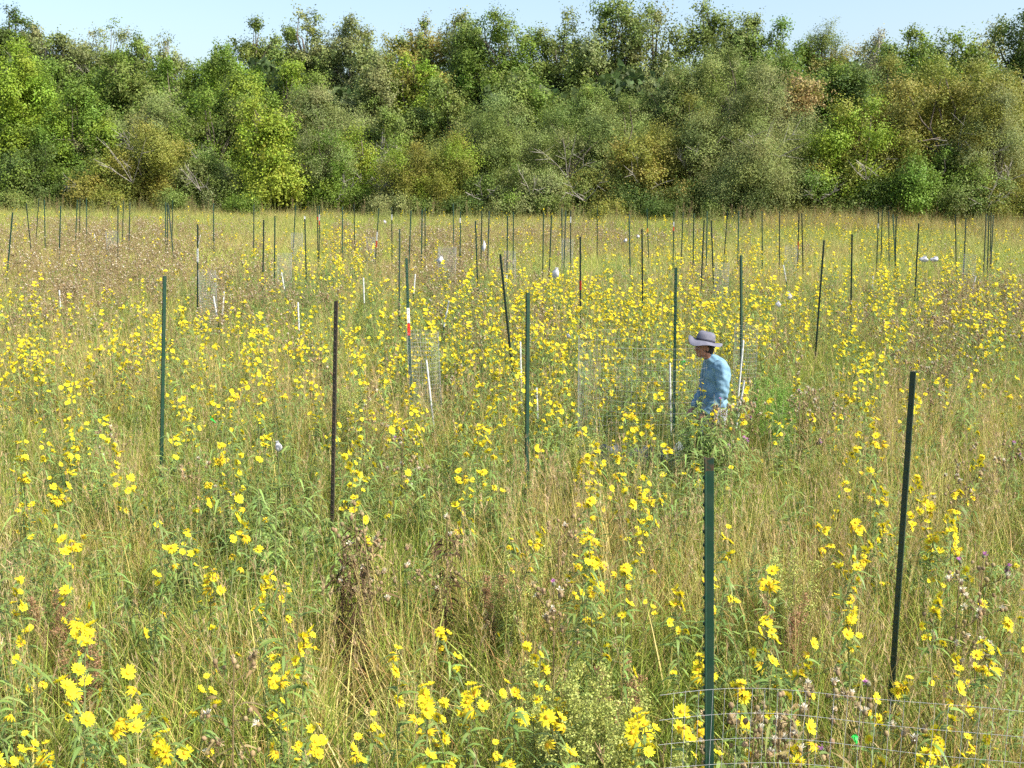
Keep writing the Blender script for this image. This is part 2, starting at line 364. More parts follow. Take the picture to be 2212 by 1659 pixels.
T = [
 # x, ytop, hw, ybot, k, colour, style, label, second colour, bare
 (22, 16, 46, 200, 1.38, 'dark', 'broad', 'dark rounded treetop in the top left corner', None, 0),
 (100, 58, 80, 250, 1.36, 'grey', 'broad', 'grey green tree behind the left corner trees, branches showing', 'mid', 1),
 (215, 44, 56, 260, 1.38, 'grey', 'sparse', 'thin topped grey tree, tallest on the left side', 'mid', 1),
 (303, 72, 50, 260, 1.34, 'mid', 'broad', 'medium green tree right of the thin grey treetop', None, 0),
 (370, 76, 32, 230, 1.36, 'grey', 'sparse', 'sparse treetop with bare pale twigs against the sky at left', 'pale', 2),
 (450, 97, 58, 280, 1.32, 'green', 'broad', 'low round green tree left of the first tall cottonwood', None, 0),
 (556, 40, 50, 260, 1.36, 'mid', 'broad', 'narrow cottonwood, left one of the pair left of the sky gap', None, 0),
 (645, 14, 66, 260, 1.40, 'grey', 'broad', 'tall pale cottonwood, highest left of the sky gap', 'mid', 0),
 (745, 33, 60, 270, 1.38, 'grey', 'broad', 'pale cottonwood at the left brink of the sky gap', 'pale', 0),
 (795, 78, 36, 260, 1.34, 'pale', 'broad', 'small pale treetop bulging into the sky gap from the left', None, 0),
 (862, 98, 50, 260, 1.33, 'mid', 'sparse', 'low thin tree closing the bottom of the sky gap', 'gold', 1),
 (925, 42, 62, 270, 1.40, 'gold', 'broad', 'yellowing treetop at the right brink of the sky gap', 'mid', 0),
 (1000, 28, 64, 280, 1.37, 'mid', 'broad', 'green cottonwood just right of the yellowing treetop', 'grey', 0),
 (1075, 13, 86, 300, 1.33, 'green', 'broad', 'massive green cottonwood left of the narrow sky notch', 'mid', 0),
 (1215, 22, 56, 300, 1.36, 'mid', 'broad', 'cottonwood just right of the narrow sky notch', None, 0),
 (1310, -4, 82, 320, 1.34, 'mid', 'clump', 'tallest cottonwood, its top touching the upper picture edge', 'grey', 0),
 (1412, 12, 64, 310, 1.36, 'grey', 'clump', 'cottonwood with spiky top right of the tallest one', 'mid', 0),
 (1535, 3, 46, 260, 1.40, 'mid', 'clump', 'slim cottonwood with a leaning tuft, standing alone at top', None, 0),
 (1612, 36, 60, 280, 1.35, 'mid', 'broad', 'rounded tree right of the slim leaning cottonwood', 'grey', 0),
 (1690, 44, 56, 280, 1.35, 'green', 'broad', 'green treetop behind the big pale willow, right shoulder', None, 0),
 (1785, 48, 54, 280, 1.36, 'mid', 'feather', 'feathery tree between the big willow and the twiggy top', 'gold', 0),
 (1893, 66, 42, 260, 1.37, 'twig', 'sparse', 'nearly leafless twiggy treetop on the right side', 'grey', 2),
 (1968, 63, 50, 270, 1.34, 'bright', 'broad', 'fresh green treetop right of the twiggy one', 'mid', 0),
 (2062, 72, 60, 270, 1.33, 'mid', 'clump', 'wide low green tree behind the olive bush trees at right', 'bright', 0),
 (2140, 54, 34, 260, 1.38, 'olive', 'clump', 'slim olive treetop beside the right corner tree', None, 0),
 (2208, 26, 44, 300, 1.20, 'dark', 'broad', 'dark tree in the top right corner', None, 0),
 # middle rank
 (120, 128, 90, 360, 1.20, 'green', 'broad', 'green tree above the left corner, middle rank', 'mid', 0),
 (245, 112, 80, 360, 1.20, 'mid', 'broad', 'deep green tree under the thin grey treetop', 'green', 0),
 (380, 128, 80, 380, 1.20, 'green', 'broad', 'green tree behind the olive bush', 'mid', 1),
 (500, 118, 90, 380, 1.18, 'green', 'broad', 'dense green tree behind the yellow lime tree', 'bright', 0),
 (620, 128, 70, 380, 1.22, 'bright', 'broad', 'bright green crown below the tall pale cottonwood', 'green', 0),
 (800, 118, 70, 400, 1.22, 'grey', 'broad', 'grey green crown filling below the sky gap', 'mid', 0),
 (900, 112, 56, 340, 1.24, 'bright', 'broad', 'yellow green crown under the yellowing treetop', 'gold', 0),
 (960, 170, 80, 400, 1.18, 'mid', 'broad', 'shaded green tree left of the centre willows', 'dark', 0),
 (1140, 150, 80, 400, 1.18, 'mid', 'clump', 'green crown below the narrow sky notch', 'green', 0),
 (1270, 190, 80, 400, 1.16, 'mid', 'feather', 'bushy crown under the tallest cottonwood', 'bright', 0),
 (1450, 150, 70, 400, 1.20, 'pale', 'feather', 'soft crown joining the spiky cottonwood and the willow', 'mid', 0),
 (1580, 96, 80, 380, 1.20, 'mid', 'feather', 'soft green crown under the slim leaning cottonwood', 'pale', 0),
 (1700, 118, 70, 380, 1.20, 'green', 'feather', 'green crown over the willow right shoulder', 'mid', 0),
 (1800, 128, 76, 330, 1.13, 'dark', 'broad', 'dark green tree between the willow and the lime crown', 'green', 0),
 (1905, 118, 80, 380, 1.20, 'mid', 'feather', 'green crown under the twiggy treetop', 'olive', 0),
 (2000, 118, 70, 380, 1.18, 'green', 'clump', 'green clumpy crown below the fresh green treetop', 'olive', 0),
 (2120, 130, 80, 380, 1.14, 'olive', 'broad', 'olive crown below the right corner', 'mid', 0),
 # front rank
 (50, 84, 84, 452, 1.05, 'bright', 'broad', 'big bright green tree at the left picture edge', 'green', 0),
 (165, 190, 66, 452, 1.04, 'green', 'broad', 'green tree beside the big left edge tree', 'bright', 0),
 (85, 310, 70, 456, 0.985, 'dark', 'broad', 'dark low tree under the big left edge tree', 'green', 0),
 (190, 340, 48, 452, 0.98, 'dark', 'bush', 'dark bush left of the olive bush', 'green', 1),
 (300, 268, 88, 456, 0.965, 'olive', 'bush', 'round olive bush tinged with orange, left front', 'gold', 1),
 (320, 205, 78, 440, 1.08, 'grey', 'feather', 'grey tree with pale bare limbs above the olive bush', 'pale', 3),
 (455, 200, 76, 450, 1.06, 'green', 'broad', 'green tree left of the yellow lime tree', 'mid', 1),
 (440, 330, 56, 452, 0.97, 'mid', 'bush', 'low bush between olive bush and lime tree', 'grey', 1),
 (572, 224, 38, 340, 0.97, 'lime', 'clump', 'yellow lime tree glowing at the wood edge, left', 'bright', 0),
 (600, 318, 52, 440, 0.95, 'lime', 'clump', 'lower yellow lime tree spreading under the taller one', 'bright', 0),
 (690, 186, 84, 400, 1.07, 'grey', 'feather', 'grey green soft tree right of the lime tree', 'mid', 0),
 (697, 280, 56, 385, .965, 'grey', 'feather', 'grey green small tree on a bare pale trunk', 'green', 0),
 (785, 275, 34, 456, 1.00, 'lime', 'sparse', 'thin yellow green sapling right of the pale trunk', 'bright', 1),
 (640, 390, 60, 456, 0.97, 'green', 'bush', 'low green bush under the lime tree', 'mid', 0),
 (745, 390, 56, 458, 0.97, 'green', 'bush', 'low green bush right of the bare pale trunk', 'bright', 1),
 (860, 312, 46, 456, 0.98, 'twig', 'sparse', 'grey twiggy half dead bush left of centre', 'grey', 3),
 (820, 240, 60, 440, 1.05, 'mid', 'broad', 'green tree with a forked dead limb, left of centre', 'green', 3),
 (945, 292, 82, 460, 0.97, 'olive', 'feather', 'dense olive green bush left of the centre willows', 'bright', 0),
 (1020, 240, 70, 450, 1.04, 'mid', 'feather', 'soft green tree behind the dense olive bush', 'pale', 0),
 (1105, 205, 92, 456, 1.02, 'pale', 'feather', 'pale feathery willow, left of the centre pair', 'mid', 0),
 (1225, 228, 92, 458, 1.00, 'pale', 'feather', 'pale feathery willow, right of the centre pair', 'mid', 1),
 (1150, 362, 60, 462, 0.96, 'grey', 'bush', 'grey green bush under the left centre willow', 'green', 1),
 (1045, 370, 50, 462, 0.965, 'mid', 'bush', 'low green bush between olive bush and centre willows', 'dark', 1),
 (1262, 372, 60, 464, 0.965, 'mid', 'bush', 'low green bush under the right centre willow', 'olive', 1),
 (1345, 210, 84, 460, 1.03, 'mid', 'feather', 'green soft tree right of the centre willows', 'pale', 0),
 (1390, 300, 70, 466, 0.98, 'olive', 'broad', 'dull green tree sprinkled with golden leaves', 'gold', 1),
 (1370, 400, 48, 468, 0.95, 'dark', 'bush', 'dark bush at the foot of the golden sprinkled tree', 'gold', 0),
 (1490, 205, 74, 462, 1.01, 'olive', 'feather', 'olive tree with dark stems left of the big willow', 'mid', 1),
 (1480, 390, 56, 470, 0.955, 'gold', 'bush', 'golden brown low bush left of the big willow', 'dark', 0),
 (1625, 136, 112, 470, 0.985, 'pale', 'feather', 'largest pale willow, right of centre', 'grey', 1),
 (1655, 300, 92, 460, 0.94, 'pale', 'feather', 'pale drooping boughs of a smaller willow before the largest', 'grey', 0),
 (1565, 395, 46, 474, 0.95, 'mid', 'bush', 'low bush under the left side of the largest willow', 'dark', 0),
 (1712, 166, 38, 250, 1.07, 'tan', 'clump', 'rust tan dying crown right of the largest willow', 'gold', 0),
 (1765, 350, 56, 474, 0.955, 'dark', 'broad', 'dark small tree between largest willow and lime crown', 'green', 1),
 (1865, 212, 82, 474, 0.965, 'bright', 'broad', 'yellow green broad tree on the right side', 'olive', 1),
 (1960, 170, 66, 420, 1.06, 'gold', 'clump', 'golden tinged crown right of the yellow green tree', 'olive', 0),
 (1935, 380, 62, 478, 0.95, 'dark', 'broad', 'dark low tree under the yellow green tree', 'green', 0),
 (2065, 128, 100, 470, 1.00, 'olive', 'broad', 'large olive brown tree near the right edge', 'gold', 1),
 (2020, 320, 76, 480, 0.945, 'green', 'broad', 'deep green tree below the large olive tree', 'dark', 0),
 (2175, 205, 70, 478, 0.97, 'grey', 'feather', 'grey green feathery tree at the right picture edge', 'olive', 1),
 (2115, 372, 66, 482, 0.935, 'mid', 'bush', 'mid green bush at the foot of the right edge trees', 'grey', 1),
 (2200, 390, 50, 482, 0.93, 'olive', 'bush', 'olive bush in the right edge corner of the field', 'mid', 0),
]
SAP = [(30, 418, 26, 'mid', 'small sapling spilling into the field at the far left'), (232, 412, 30, 'olive', 'small bush before the olive bush, left foot'), (372, 416, 26, 'mid', 'small bush at the right foot of the olive bush'),
       (520, 424, 28, 'green', 'small bush at the left foot of the lime tree'), (845, 430, 30, 'grey', 'small grey bush under the twiggy dead bush'),
       (905, 436, 22, 'mid', 'small sapling at the left foot of the dense olive bush'), (1000, 432, 30, 'dark', 'small dark bush between olive bush and willows'), (1100, 436, 24, 'pale', 'small pale sapling before the centre willows'),
       (1190, 430, 30, 'mid', 'small bush between the centre willows'), (1318, 440, 26, 'olive', 'small olive bush right of the centre willows'), (1425, 440, 34, 'dark', 'small dark bush left of the golden brown bush'),
       (1545, 444, 30, 'mid', 'small bush at the left foot of the largest willow'), (1640, 446, 26, 'pale', 'small pale sapling below the largest willow'), (1735, 446, 30, 'olive', 'small olive bush right of the largest willow'),
       (1830, 448, 34, 'mid', 'small bush at foot of the yellow green tree'), (1905, 446, 26, 'grey', 'small grey bush right of the yellow green tree foot'), (1985, 452, 36, 'olive', 'small olive bush under the deep green tree'),
       (2075, 450, 30, 'mid', 'small bush left of the right edge bushes'), (2160, 452, 34, 'olive', 'small olive bush in the right corner of the wood edge')]
for (x_, y_, h_, c_, l_) in SAP: T.append((x_, y_, h_, 470 if x_ > 1300 else 458, .93 + .012 * math.sin(x_), c_, 'bush', l_, None, 0))
for j, (x, yt, hw, yb, k, key, st, lab, k2, bare) in enumerate(T):
    make_tree({'bush': 'bush', 'feather': 'willow_tree', 'clump': 'cottonwood_tree', 'broad': 'broadleaf_tree', 'sparse': 'sparse_tree'}[st],
              x, yt, hw, yb, k, key, st, lab, 'bush' if st == 'bush' else 'tree', j, k2, bare)

# deeper wood behind the ranks: one mass nobody could count
r = np.random.default_rng(3)
N = 130000
x = r.uniform(-120, 2330, N); D = (90 - 17 * x / 2212) * r.uniform(1.22, 1.7, N)
Px = (x - 1106) / FPX * D
Zm = (13.5 + 1.8 * np.sin(Px * .21) + 1.5 * np.sin(Px * .53 + 2)) * (D / 130)
Pz = r.uniform(0, 1, N) ** 0.7 * Zm
P = np.stack([Px, D, Pz], 1)
P += np.stack([np.sin(Pz * 3 + Px), np.cos(Px * 2 + D), np.sin(Px + D * 2)], 1) * .6
P[:, 2] = np.maximum(P[:, 2], .1)
nv = nrm(r.normal(size=(N, 3)) + np.array([0, -.3, .5])); u = nrm(np.cross(nv, r.normal(size=(N, 3)))); v = np.cross(u, nv)
sz = r.uniform(.3, .6, N)[:, None]
V = np.stack([P - v * sz, P + u * sz * .6, P + v * sz, P - u * sz * .6], 1).reshape(-1, 3)
w = MB(); w.add(V, np.arange(4 * N).reshape(-1, 4), 'tree', np.repeat(vary((0.07, 0.11, 0.03), N, r, .35, .1), 4, axis=0))
tag(w.obj('woodland'), 'deep leafy wood filling in behind the ranked trees', 'woodland', kind='stuff')

# ------------------------------------------------------------------ plant prototypes (kept as mesh builders)
YEL = (0.90, 0.78, 0.035)
def flower_mb(seed, hi=True):
    r = np.random.default_rng(seed); mb = MB()
    n = int(r.integers(12, 16)) if hi else 9
    a = np.arange(n) * 2 * PI / n + r.uniform(-.12, .12, n)
    rd = np.stack([np.cos(a), np.sin(a), np.zeros(n)], 1); tg = np.stack([-np.sin(a), np.cos(a), r.uniform(-.3, .3, n)], 1)
    cup = r.uniform(0.0, 0.75)
    dr = nrm(rd + np.array([0, 0, cup]) + r.normal(size=(n, 3)) * .08)
    K = 3 if hi else 1
    ribbons(mb, rd * 0.008, dr, np.tile([0, 0, r.uniform(-.35, .1) - (.9 if seed % 6 == 5 else 0)], (n, 1)), r.uniform(.026, .033, n) * np.where(r.random(n) < (.25 if seed % 2 else .05), .45, 1), (.0125 if hi else .019), tg, K,
            'petal', vary(np.array(YEL) * ((.88, .76, .8) if seed % 6 == 5 else (1, .95, 1) if seed % 3 == 0 else 1), n, r, .12, .03), prof=([.55, 1, .85, .12] if hi else [.7, .8]))
    blob(mb, (0, 0, .004), (.0105, .006), 'disc', (1, 1, 1), 8 if hi else 5, 4 if hi else 2)
    # green bracts behind
    if hi:
        m = 8; b = np.arange(m) * 2 * PI / m
        rb = np.stack([np.cos(b), np.sin(b), np.full(m, -.2)], 1); tb = np.stack([-np.sin(b), np.cos(b), np.zeros(m)], 1)
        ribbons(mb, rb * .004 + np.array([0, 0, -.006]), nrm(rb + np.array([0, 0, .25])), np.zeros((m, 3)), np.full(m, .016), .006, tb, 1, 'leaf', (0.16, .22, .07), prof=[1, .1])
    blob(mb, (0, 0, -.005), (.009, .007), 'leaf', (.16, .22, .07), 5, 2)
    return mb
FL_HI = [flower_mb(20 + q) for q in range(6)]
FL_LO = [flower_mb(40 + q, False) for q in range(4)]

def sunflower_spec(seed):
    """stem path, leaves, flower placements for one plant"""
    r = np.random.default_rng(seed)
    H = r.uniform(0.95, 1.35)
    lean = np.array([r.normal(0, .12), r.normal(0, .12)])
    pts = [np.array([lean[0] * t * t * H, lean[1] * t * t * H, H * t * (1 - .05 * t)]) for t in np.linspace(0, 1, 6)]
    return r, H, np.array(pts)
def sunflower_parts(seed, hi=True):
    r, H, pts = sunflower_spec(seed)
    st = MB(); lf = MB(); fl = []
    tube(st, pts, np.linspace(.0045, .0022, 6), 'leaf', (.27, .29, .12), n=4 if hi else 3)
    def at(t):
        f = t * 5; i = min(int(f), 4); return pts[i] * (1 - (f - i)) + pts[i + 1] * (f - i)
    nl = 38 if hi else 24
    ts = r.uniform(.08, .97, nl); base = np.array([at(t) for t in ts])
    a = r.uniform(0, 2 * PI, nl)
    dr = nrm(np.stack([np.cos(a), np.sin(a), r.uniform(.35, .9, nl)], 1))
    wd = np.stack([-np.sin(a), np.cos(a), r.uniform(-.4, .4, nl)], 1)
    bend = np.stack([np.cos(a) * .15, np.sin(a) * .15, -r.uniform(.5, 1.25, nl)], 1)
    ll = r.uniform(.09, .19, nl) * (1.1 - .5 * ts)
    ribbons(lf, base, dr, bend, ll, r.uniform(.012, .02, nl) * (1 if hi else 1.3), wd, 4 if hi else 3, 'leaf',
            vary((.20, .29, .075), nl, r, .28, .08), prof=([.4, 1, .9, .6, .08] if hi else [.5, 1, .8, .1]))
    nf = int(r.integers(6, 18))
    tops = [(1.0, 0)] + [(1 - r.exponential(.21) if r.random() < .8 else r.uniform(.35, .9), 1) for _ in range(nf - 1)]
    tops = [(max(t, .35), q_) for t, q_ in tops]
    for t, side in tops:
        p = at(t)
        if side:
            aa = r.uniform(0, 2 * PI); o = r.uniform(.025, .09) * (1.6 - t)
            q = p + np.array([math.cos(aa) * o, math.sin(aa) * o, r.uniform(.03, .10)])
            tube(st, [p, (p + q) / 2 + np.array([math.cos(aa) * .01, math.sin(aa) * .01, -.008]), q], [.0022, .002, .0018], 'leaf', (.25, .28, .12), n=3)
        else:
            q = p
        nr = nrm(np.array([r.normal(.30, .6), r.normal(-.08, .6), r.uniform(.35, 1.2)]))
        fl.append((q, nr, r.uniform(.60, 1.08), int(r.integers(0, 99)), r.uniform(0, 6.28)))
    return st, lf, fl
def flower_matrix(q, nr, s, rot):
    return Matrix.Translation(Vector(q)) @ Vector(nr).to_track_quat('Z', 'Y').to_matrix().to_4x4() @ Matrix.Rotation(rot, 4, 'Z') @ Matrix.Scale(s, 4)
def sunflower_merged(seed, hi, fs=1.0):
    st, lf, fl = sunflower_parts(seed, hi)
    mb = MB(); mb.join(st); mb.join(lf)
    for q, nr, s, k, rot in fl:
        src = FL_HI[k % 6] if hi else FL_LO[k % 4]
        mb.join(src, flower_matrix(q, nr, s * fs, rot))
    return mb, len(fl)

def thistle_mb(seed, hi=True, pink=0, dark=False, parts=False):
    """dry branching thistle: stems, shrivelled leaves, brown heads with pale fluff"""
    r = np.random.default_rng(seed); st = MB(); hd = MB(); lf = MB()
    H = r.uniform(1.0, 1.3); brown = (.27, .20, .10); sc_ = 1.0 if hi else 1.25
    green = r.random() < .5 or pink
    top = np.array([r.normal(0, .05), r.normal(0, .05), H])
    tube(st, [(0, 0, 0), top * .5 + np.array([.01, 0, 0]), top], [.006, .005, .003], 'head', brown, n=4 if hi else 3)
    ends = [top]
    for q in range(int(r.integers(6, 9)) if dark else int(r.integers(9, 14)) if hi else 7):
        t = r.uniform(.38, .92); p = top * t; a = r.uniform(0, 2 * PI)
        L = r.uniform(.12, .34) * (1.35 - t)
        e = p + np.array([math.cos(a) * L, math.sin(a) * L, L * r.uniform(.7, 1.5)])
        mid = (p + e) / 2 + np.array([math.cos(a) * .02, math.sin(a) * .02, -.015])
        tube(st, [p, mid, e], [.003, .0026, .002], 'head', brown, n=3)
        ends.append(e)
        for w in range(2 if hi else 1):
            e2 = mid + nrm(r.normal(size=3) + np.array([math.cos(a), math.sin(a), 1.6])) * L * r.uniform(.4, .8)
            tube(st, [mid, e2], [.002, .0018], 'head', brown, n=3); ends.append(e2)
    hds = []
    for k, e in enumerate(ends):
        hd = MB(); hds.append((hd, k < pink))
        ax = nrm(r.normal(size=3) * .35 + np.array([0, 0, 1]))
        hr = r.uniform(.011, .016) * sc_
        blob(hd, e, (hr, hr * 1.15), 'head', vary((.32, .235, .125) if not (pink and k < pink) else (.2, .22, .12), 1, r, .25)[0], 6 if hi else 4, 3 if hi else 2, axis=ax)
        isp = k < pink
        if isp or r.random() < (.5 if hi and not dark else .35):
            m = 22 if hi else 7
            d = nrm(ax + r.normal(size=(m, 3)) * (.42 if isp else .55))
            c = (.62, .26, .56) if isp else ((.80, .74, .60) if r.random() < .45 else (.50, .39, .23))
            wd = nrm(np.cross(d, r.normal(size=(m, 3))))
            ribbons(hd, np.tile(e + ax * hr * .4, (m, 1)), d, np.zeros((m, 3)), r.uniform(.018, .03, m) * sc_, (.004 if hi else .012), wd, 1, 'head', vary(c, m, r, .12, .03), prof=[.5, 1.0])
    nl = 250 if (hi and dark) else 46 if hi else 16
    ts = r.uniform(.05, .95, nl) if not dark else r.uniform(.02, .88, nl)
    a = r.uniform(0, 2 * PI, nl); base = top[None] * ts[:, None]
    off = r.uniform(0, .07 if dark else .12, nl)[:, None] * np.stack([np.cos(a), np.sin(a), np.full(nl, .3)], 1)
    c = (.090, .058, .032) if dark else ((.21, .26, .075) if green else (.25, .20, .09))
    ribbons(lf, base + off, nrm(np.stack([np.cos(a), np.sin(a), r.uniform(-.2, .8, nl)], 1)), np.stack([r.normal(0, .5, nl), r.normal(0, .5, nl), -r.uniform(.5, 1.6, nl)], 1),
            r.uniform(.035, .10, nl), r.uniform(.008, .018, nl) * sc_, nrm(r.normal(size=(nl, 3))), 3, 'head', vary(c, nl, r, .35, .1), prof=[.5, 1, .7, .1])
    if parts: return st, lf, hds
    mb = MB(); mb.join(st); mb.join(lf)
    for h_, _ in hds: mb.join(h_)
    return mb

def weed_mb(seed, hi=True, col=(.42, .46, .12), H=1.0):
    """feathery weed: fine side sprays covered with specks"""
    r = np.random.default_rng(seed); mb = MB()
    for s_ in range(6 if hi else 3):
        a0 = r.uniform(0, 6.28); top = np.array([math.cos(a0) * .16, math.sin(a0) * .16, H * r.uniform(.75, 1.1)])
        b0 = np.array([math.cos(a0) * .04, math.sin(a0) * .04, 0])
        tube(mb, [b0, (b0 + top) / 2, top], [.004, .0035, .0015], 'leaf', (.30, .30, .12), n=3)
        for q in range(44 if hi else 10):
            t = r.uniform(.3, 1); p = b0 * (1 - t) + top * t; a = r.uniform(0, 6.28); L = r.uniform(.08, .2) * (1.25 - t)
            e = p + np.array([math.cos(a) * L * .7, math.sin(a) * L * .7, L])
            tube(mb, [p, e], [.0015, .001], 'leaf', (.30, .33, .12), n=3)
            m = 20 if hi else 7; tt = r.uniform(.2, 1.05, m)[:, None]
            c = p * (1 - tt) + e * tt + r.normal(size=(m, 3)) * .012
            z = (.0075 if hi else .014)
            nv = nrm(r.normal(size=(m, 3))); u = nrm(np.cross(nv, r.normal(size=(m, 3)))); v = np.cross(u, nv)
            mb.add(np.stack([c - v * z, c + u * z * .6, c + v * z, c - u * z * .6], 1).reshape(-1, 3), np.arange(4 * m).reshape(-1, 4), 'leaf', np.repeat(vary(col, m, r, .3, .08), 4, axis=0))
        nl = 26
        ts = r.uniform(.05, .7, nl)[:, None]; a = r.uniform(0, 6.28, nl)
        ribbons(mb, b0 * (1 - ts) + top * ts, nrm(np.stack([np.cos(a), np.sin(a), np.full(nl, .6)], 1)), np.tile([0, 0, -.5], (nl, 1)), r.uniform(.04, .09, nl), .006, nrm(r.normal(size=(nl, 3))), 2, 'leaf', vary((.16, .24, .07), nl, r), prof=[.5, 1, .1])
    return mb

GR = {'green': (.26, .35, .055), 'lgreen': (.42, .47, .085), 'tan': (.64, .53, .19), 'straw': (.76, .68, .27), 'rust': (.48, .30, .11), 'dkg': (.14, .21, .04), 'mauve': (.44, .36, .16)}
def tuft_mb(seed, mix, H, nb, rad, width, K=3, heads=0, headcol=(.5, .37, .2)):
    r = np.random.default_rng(seed); mb = MB()
    keys = list(mix); pr = np.array([mix[k] for k in keys], float); pr /= pr.sum()
    a = r.uniform(0, 2 * PI, nb); rr = rad * np.sqrt(r.uniform(0, 1, nb))
    base = np.stack([np.cos(a) * rr, np.sin(a) * rr, np.full(nb, -.02)], 1)
    la = r.uniform(0, 2 * PI, nb); ln = np.abs(r.normal(0, .36, nb)) + .04
    dr = nrm(np.stack([np.cos(la) * ln, np.sin(la) * ln, np.ones(nb)], 1))
    bd = np.stack([np.cos(la), np.sin(la), np.full(nb, -.55)], 1) * (np.abs(r.normal(0, .34, nb)))[:, None]
    wa = r.uniform(0, PI, nb)
    wd = np.stack([np.cos(wa), np.sin(wa), r.uniform(-.2, .2, nb)], 1)
    col = np.array([GR[keys[i]] for i in r.choice(len(keys), nb, p=pr)])
    col = np.clip(col * (1 + r.uniform(-.28, .28, (nb, 1))) * (1 + r.uniform(-.06, .06, (nb, 3))), 0.01, .9)
    ribbons(mb, base, dr, bd, H * r.uniform(.45, 1.1, nb), width * r.uniform(.6, 1.3, nb), wd, K, 'blade', col)
    for h in range(heads):
        la = r.uniform(0, 6.28); q = np.array([math.cos(la) * .2, math.sin(la) * .2, 1.0]) * H * r.uniform(1.0, 1.45)
        tube(mb, [(0, 0, 0), q * .5 + np.array([0, 0, .02]), q], [.0018, .0016, .001], 'blade', GR['tan'], n=3)
        m = 14; tt = r.uniform(.78, 1.02, m)[:, None]
        ribbons(mb, q * tt + r.normal(size=(m, 3)) * .004, nrm(q + r.normal(size=(m, 3)) * .3), np.zeros((m, 3)), np.full(m, .035), .006, nrm(r.normal(size=(m, 3))), 1, 'blade', vary(headcol, m, r, .2, .05), prof=[.8, .4])
    return mb
def leafy_mb(seed, H=.6, n=26, wide=1.0):
    """low leafy green stems with arching narrow leaves and no bloom"""
    r = np.random.default_rng(seed); mb = MB()
    for s_ in range(3):
        b = np.array([r.normal(0, .06), r.normal(0, .06), 0]); tp = b + np.array([r.normal(0, .08), r.normal(0, .08), H * r.uniform(.7, 1.15)])
        tube(mb, [b, (b + tp) / 2, tp], [.004, .0035, .002], 'leaf', (.27, .28, .12), n=3)
        ts = r.uniform(.15, 1, n)[:, None]; a = r.uniform(0, 6.28, n)
        ribbons(mb, b * (1 - ts) + tp * ts, nrm(np.stack([np.cos(a), np.sin(a), r.uniform(.4, 1, n)], 1)), np.stack([np.cos(a) * .2, np.sin(a) * .2, -r.uniform(.5, 1.2, n)], 1),
                r.uniform(.08, .17, n), r.uniform(.011, .018, n) * wide, np.stack([-np.sin(a), np.cos(a), r.uniform(-.4, .4, n)], 1), 3, 'leaf', vary((.21, .30, .075), n, r, .3, .08), prof=[.4, 1, .8, .08])
    return mb

# ------------------------------------------------------------------ scattering (uncountable stuff as geometry-node instances)
def scatter(name, label, cat, protos, P, idx, rot, scl, tint):
    pc = bpy.data.collections.new(name + '_shapes')           # holds the shapes only, never linked to the scene
    for k, mb in enumerate(protos):
        o = bpy.data.objects.new('%s_shape_%02d' % (name, k), mb.mesh(name)); pc.objects.link(o)
    me = bpy.data.meshes.new(name); me.vertices.add(len(P)); me.vertices.foreach_set('co', np.asarray(P, np.float32).ravel())
    def attr(nm, ty, arr, key='value'):
        a = me.attributes.new(nm, ty, 'POINT'); a.data.foreach_set(key, np.ascontiguousarray(arr).ravel())
    attr('idx', 'INT', idx.astype(np.int32)); attr('rot', 'FLOAT_VECTOR', rot.astype(np.float32), 'vector')
    attr('scl', 'FLOAT', scl.astype(np.float32)); attr('tint', 'FLOAT_VECTOR', tint.astype(np.float32), 'vector')
    ob = bpy.data.objects.new(name, me); COL.objects.link(ob)
    for m in [M['blade'], M['leaf']]: me.materials.append(m)
    g = bpy.data.node_groups.new(name + '_scatter', 'GeometryNodeTree')
    g.interface.new_socket('Geometry', in_out='INPUT', socket_type='NodeSocketGeometry')
    g.interface.new_socket('Geometry', in_out='OUTPUT', socket_type='NodeSocketGeometry')
    gi = g.nodes.new('NodeGroupInput'); gout = g.nodes.new('NodeGroupOutput')
    iop = g.nodes.new('GeometryNodeInstanceOnPoints'); ci = g.nodes.new('GeometryNodeCollectionInfo')
    ci.inputs['Collection'].default_value = pc; ci.inputs['Separate Children'].default_value = True; ci.inputs['Reset Children'].default_value = True
    def na(nm, ty):
        q = g.nodes.new('GeometryNodeInputNamedAttribute'); q.data_type = ty; q.inputs['Name'].default_value = nm; return q.outputs['Attribute']
    m2p = g.nodes.new('GeometryNodeMeshToPoints')
    L = g.links.new
    L(gi.outputs[0], m2p.inputs[0]); L(m2p.outputs[0], iop.inputs['Points'])
    L(ci.outputs[0], iop.inputs['Instance']); iop.inputs['Pick Instance'].default_value = True
    L(na('idx', 'INT'), iop.inputs['Instance Index'])
    e2r = g.nodes.new('FunctionNodeEulerToRotation'); L(na('rot', 'FLOAT_VECTOR'), e2r.inputs[0]); L(e2r.outputs[0], iop.inputs['Rotation'])
    L(na('scl', 'FLOAT'), iop.inputs['Scale']); L(iop.outputs[0], gout.inputs[0])
    md = ob.modifiers.new('scatter', 'NODES'); md.node_group = g
    tag(ob, label, cat, kind='stuff')
    return ob

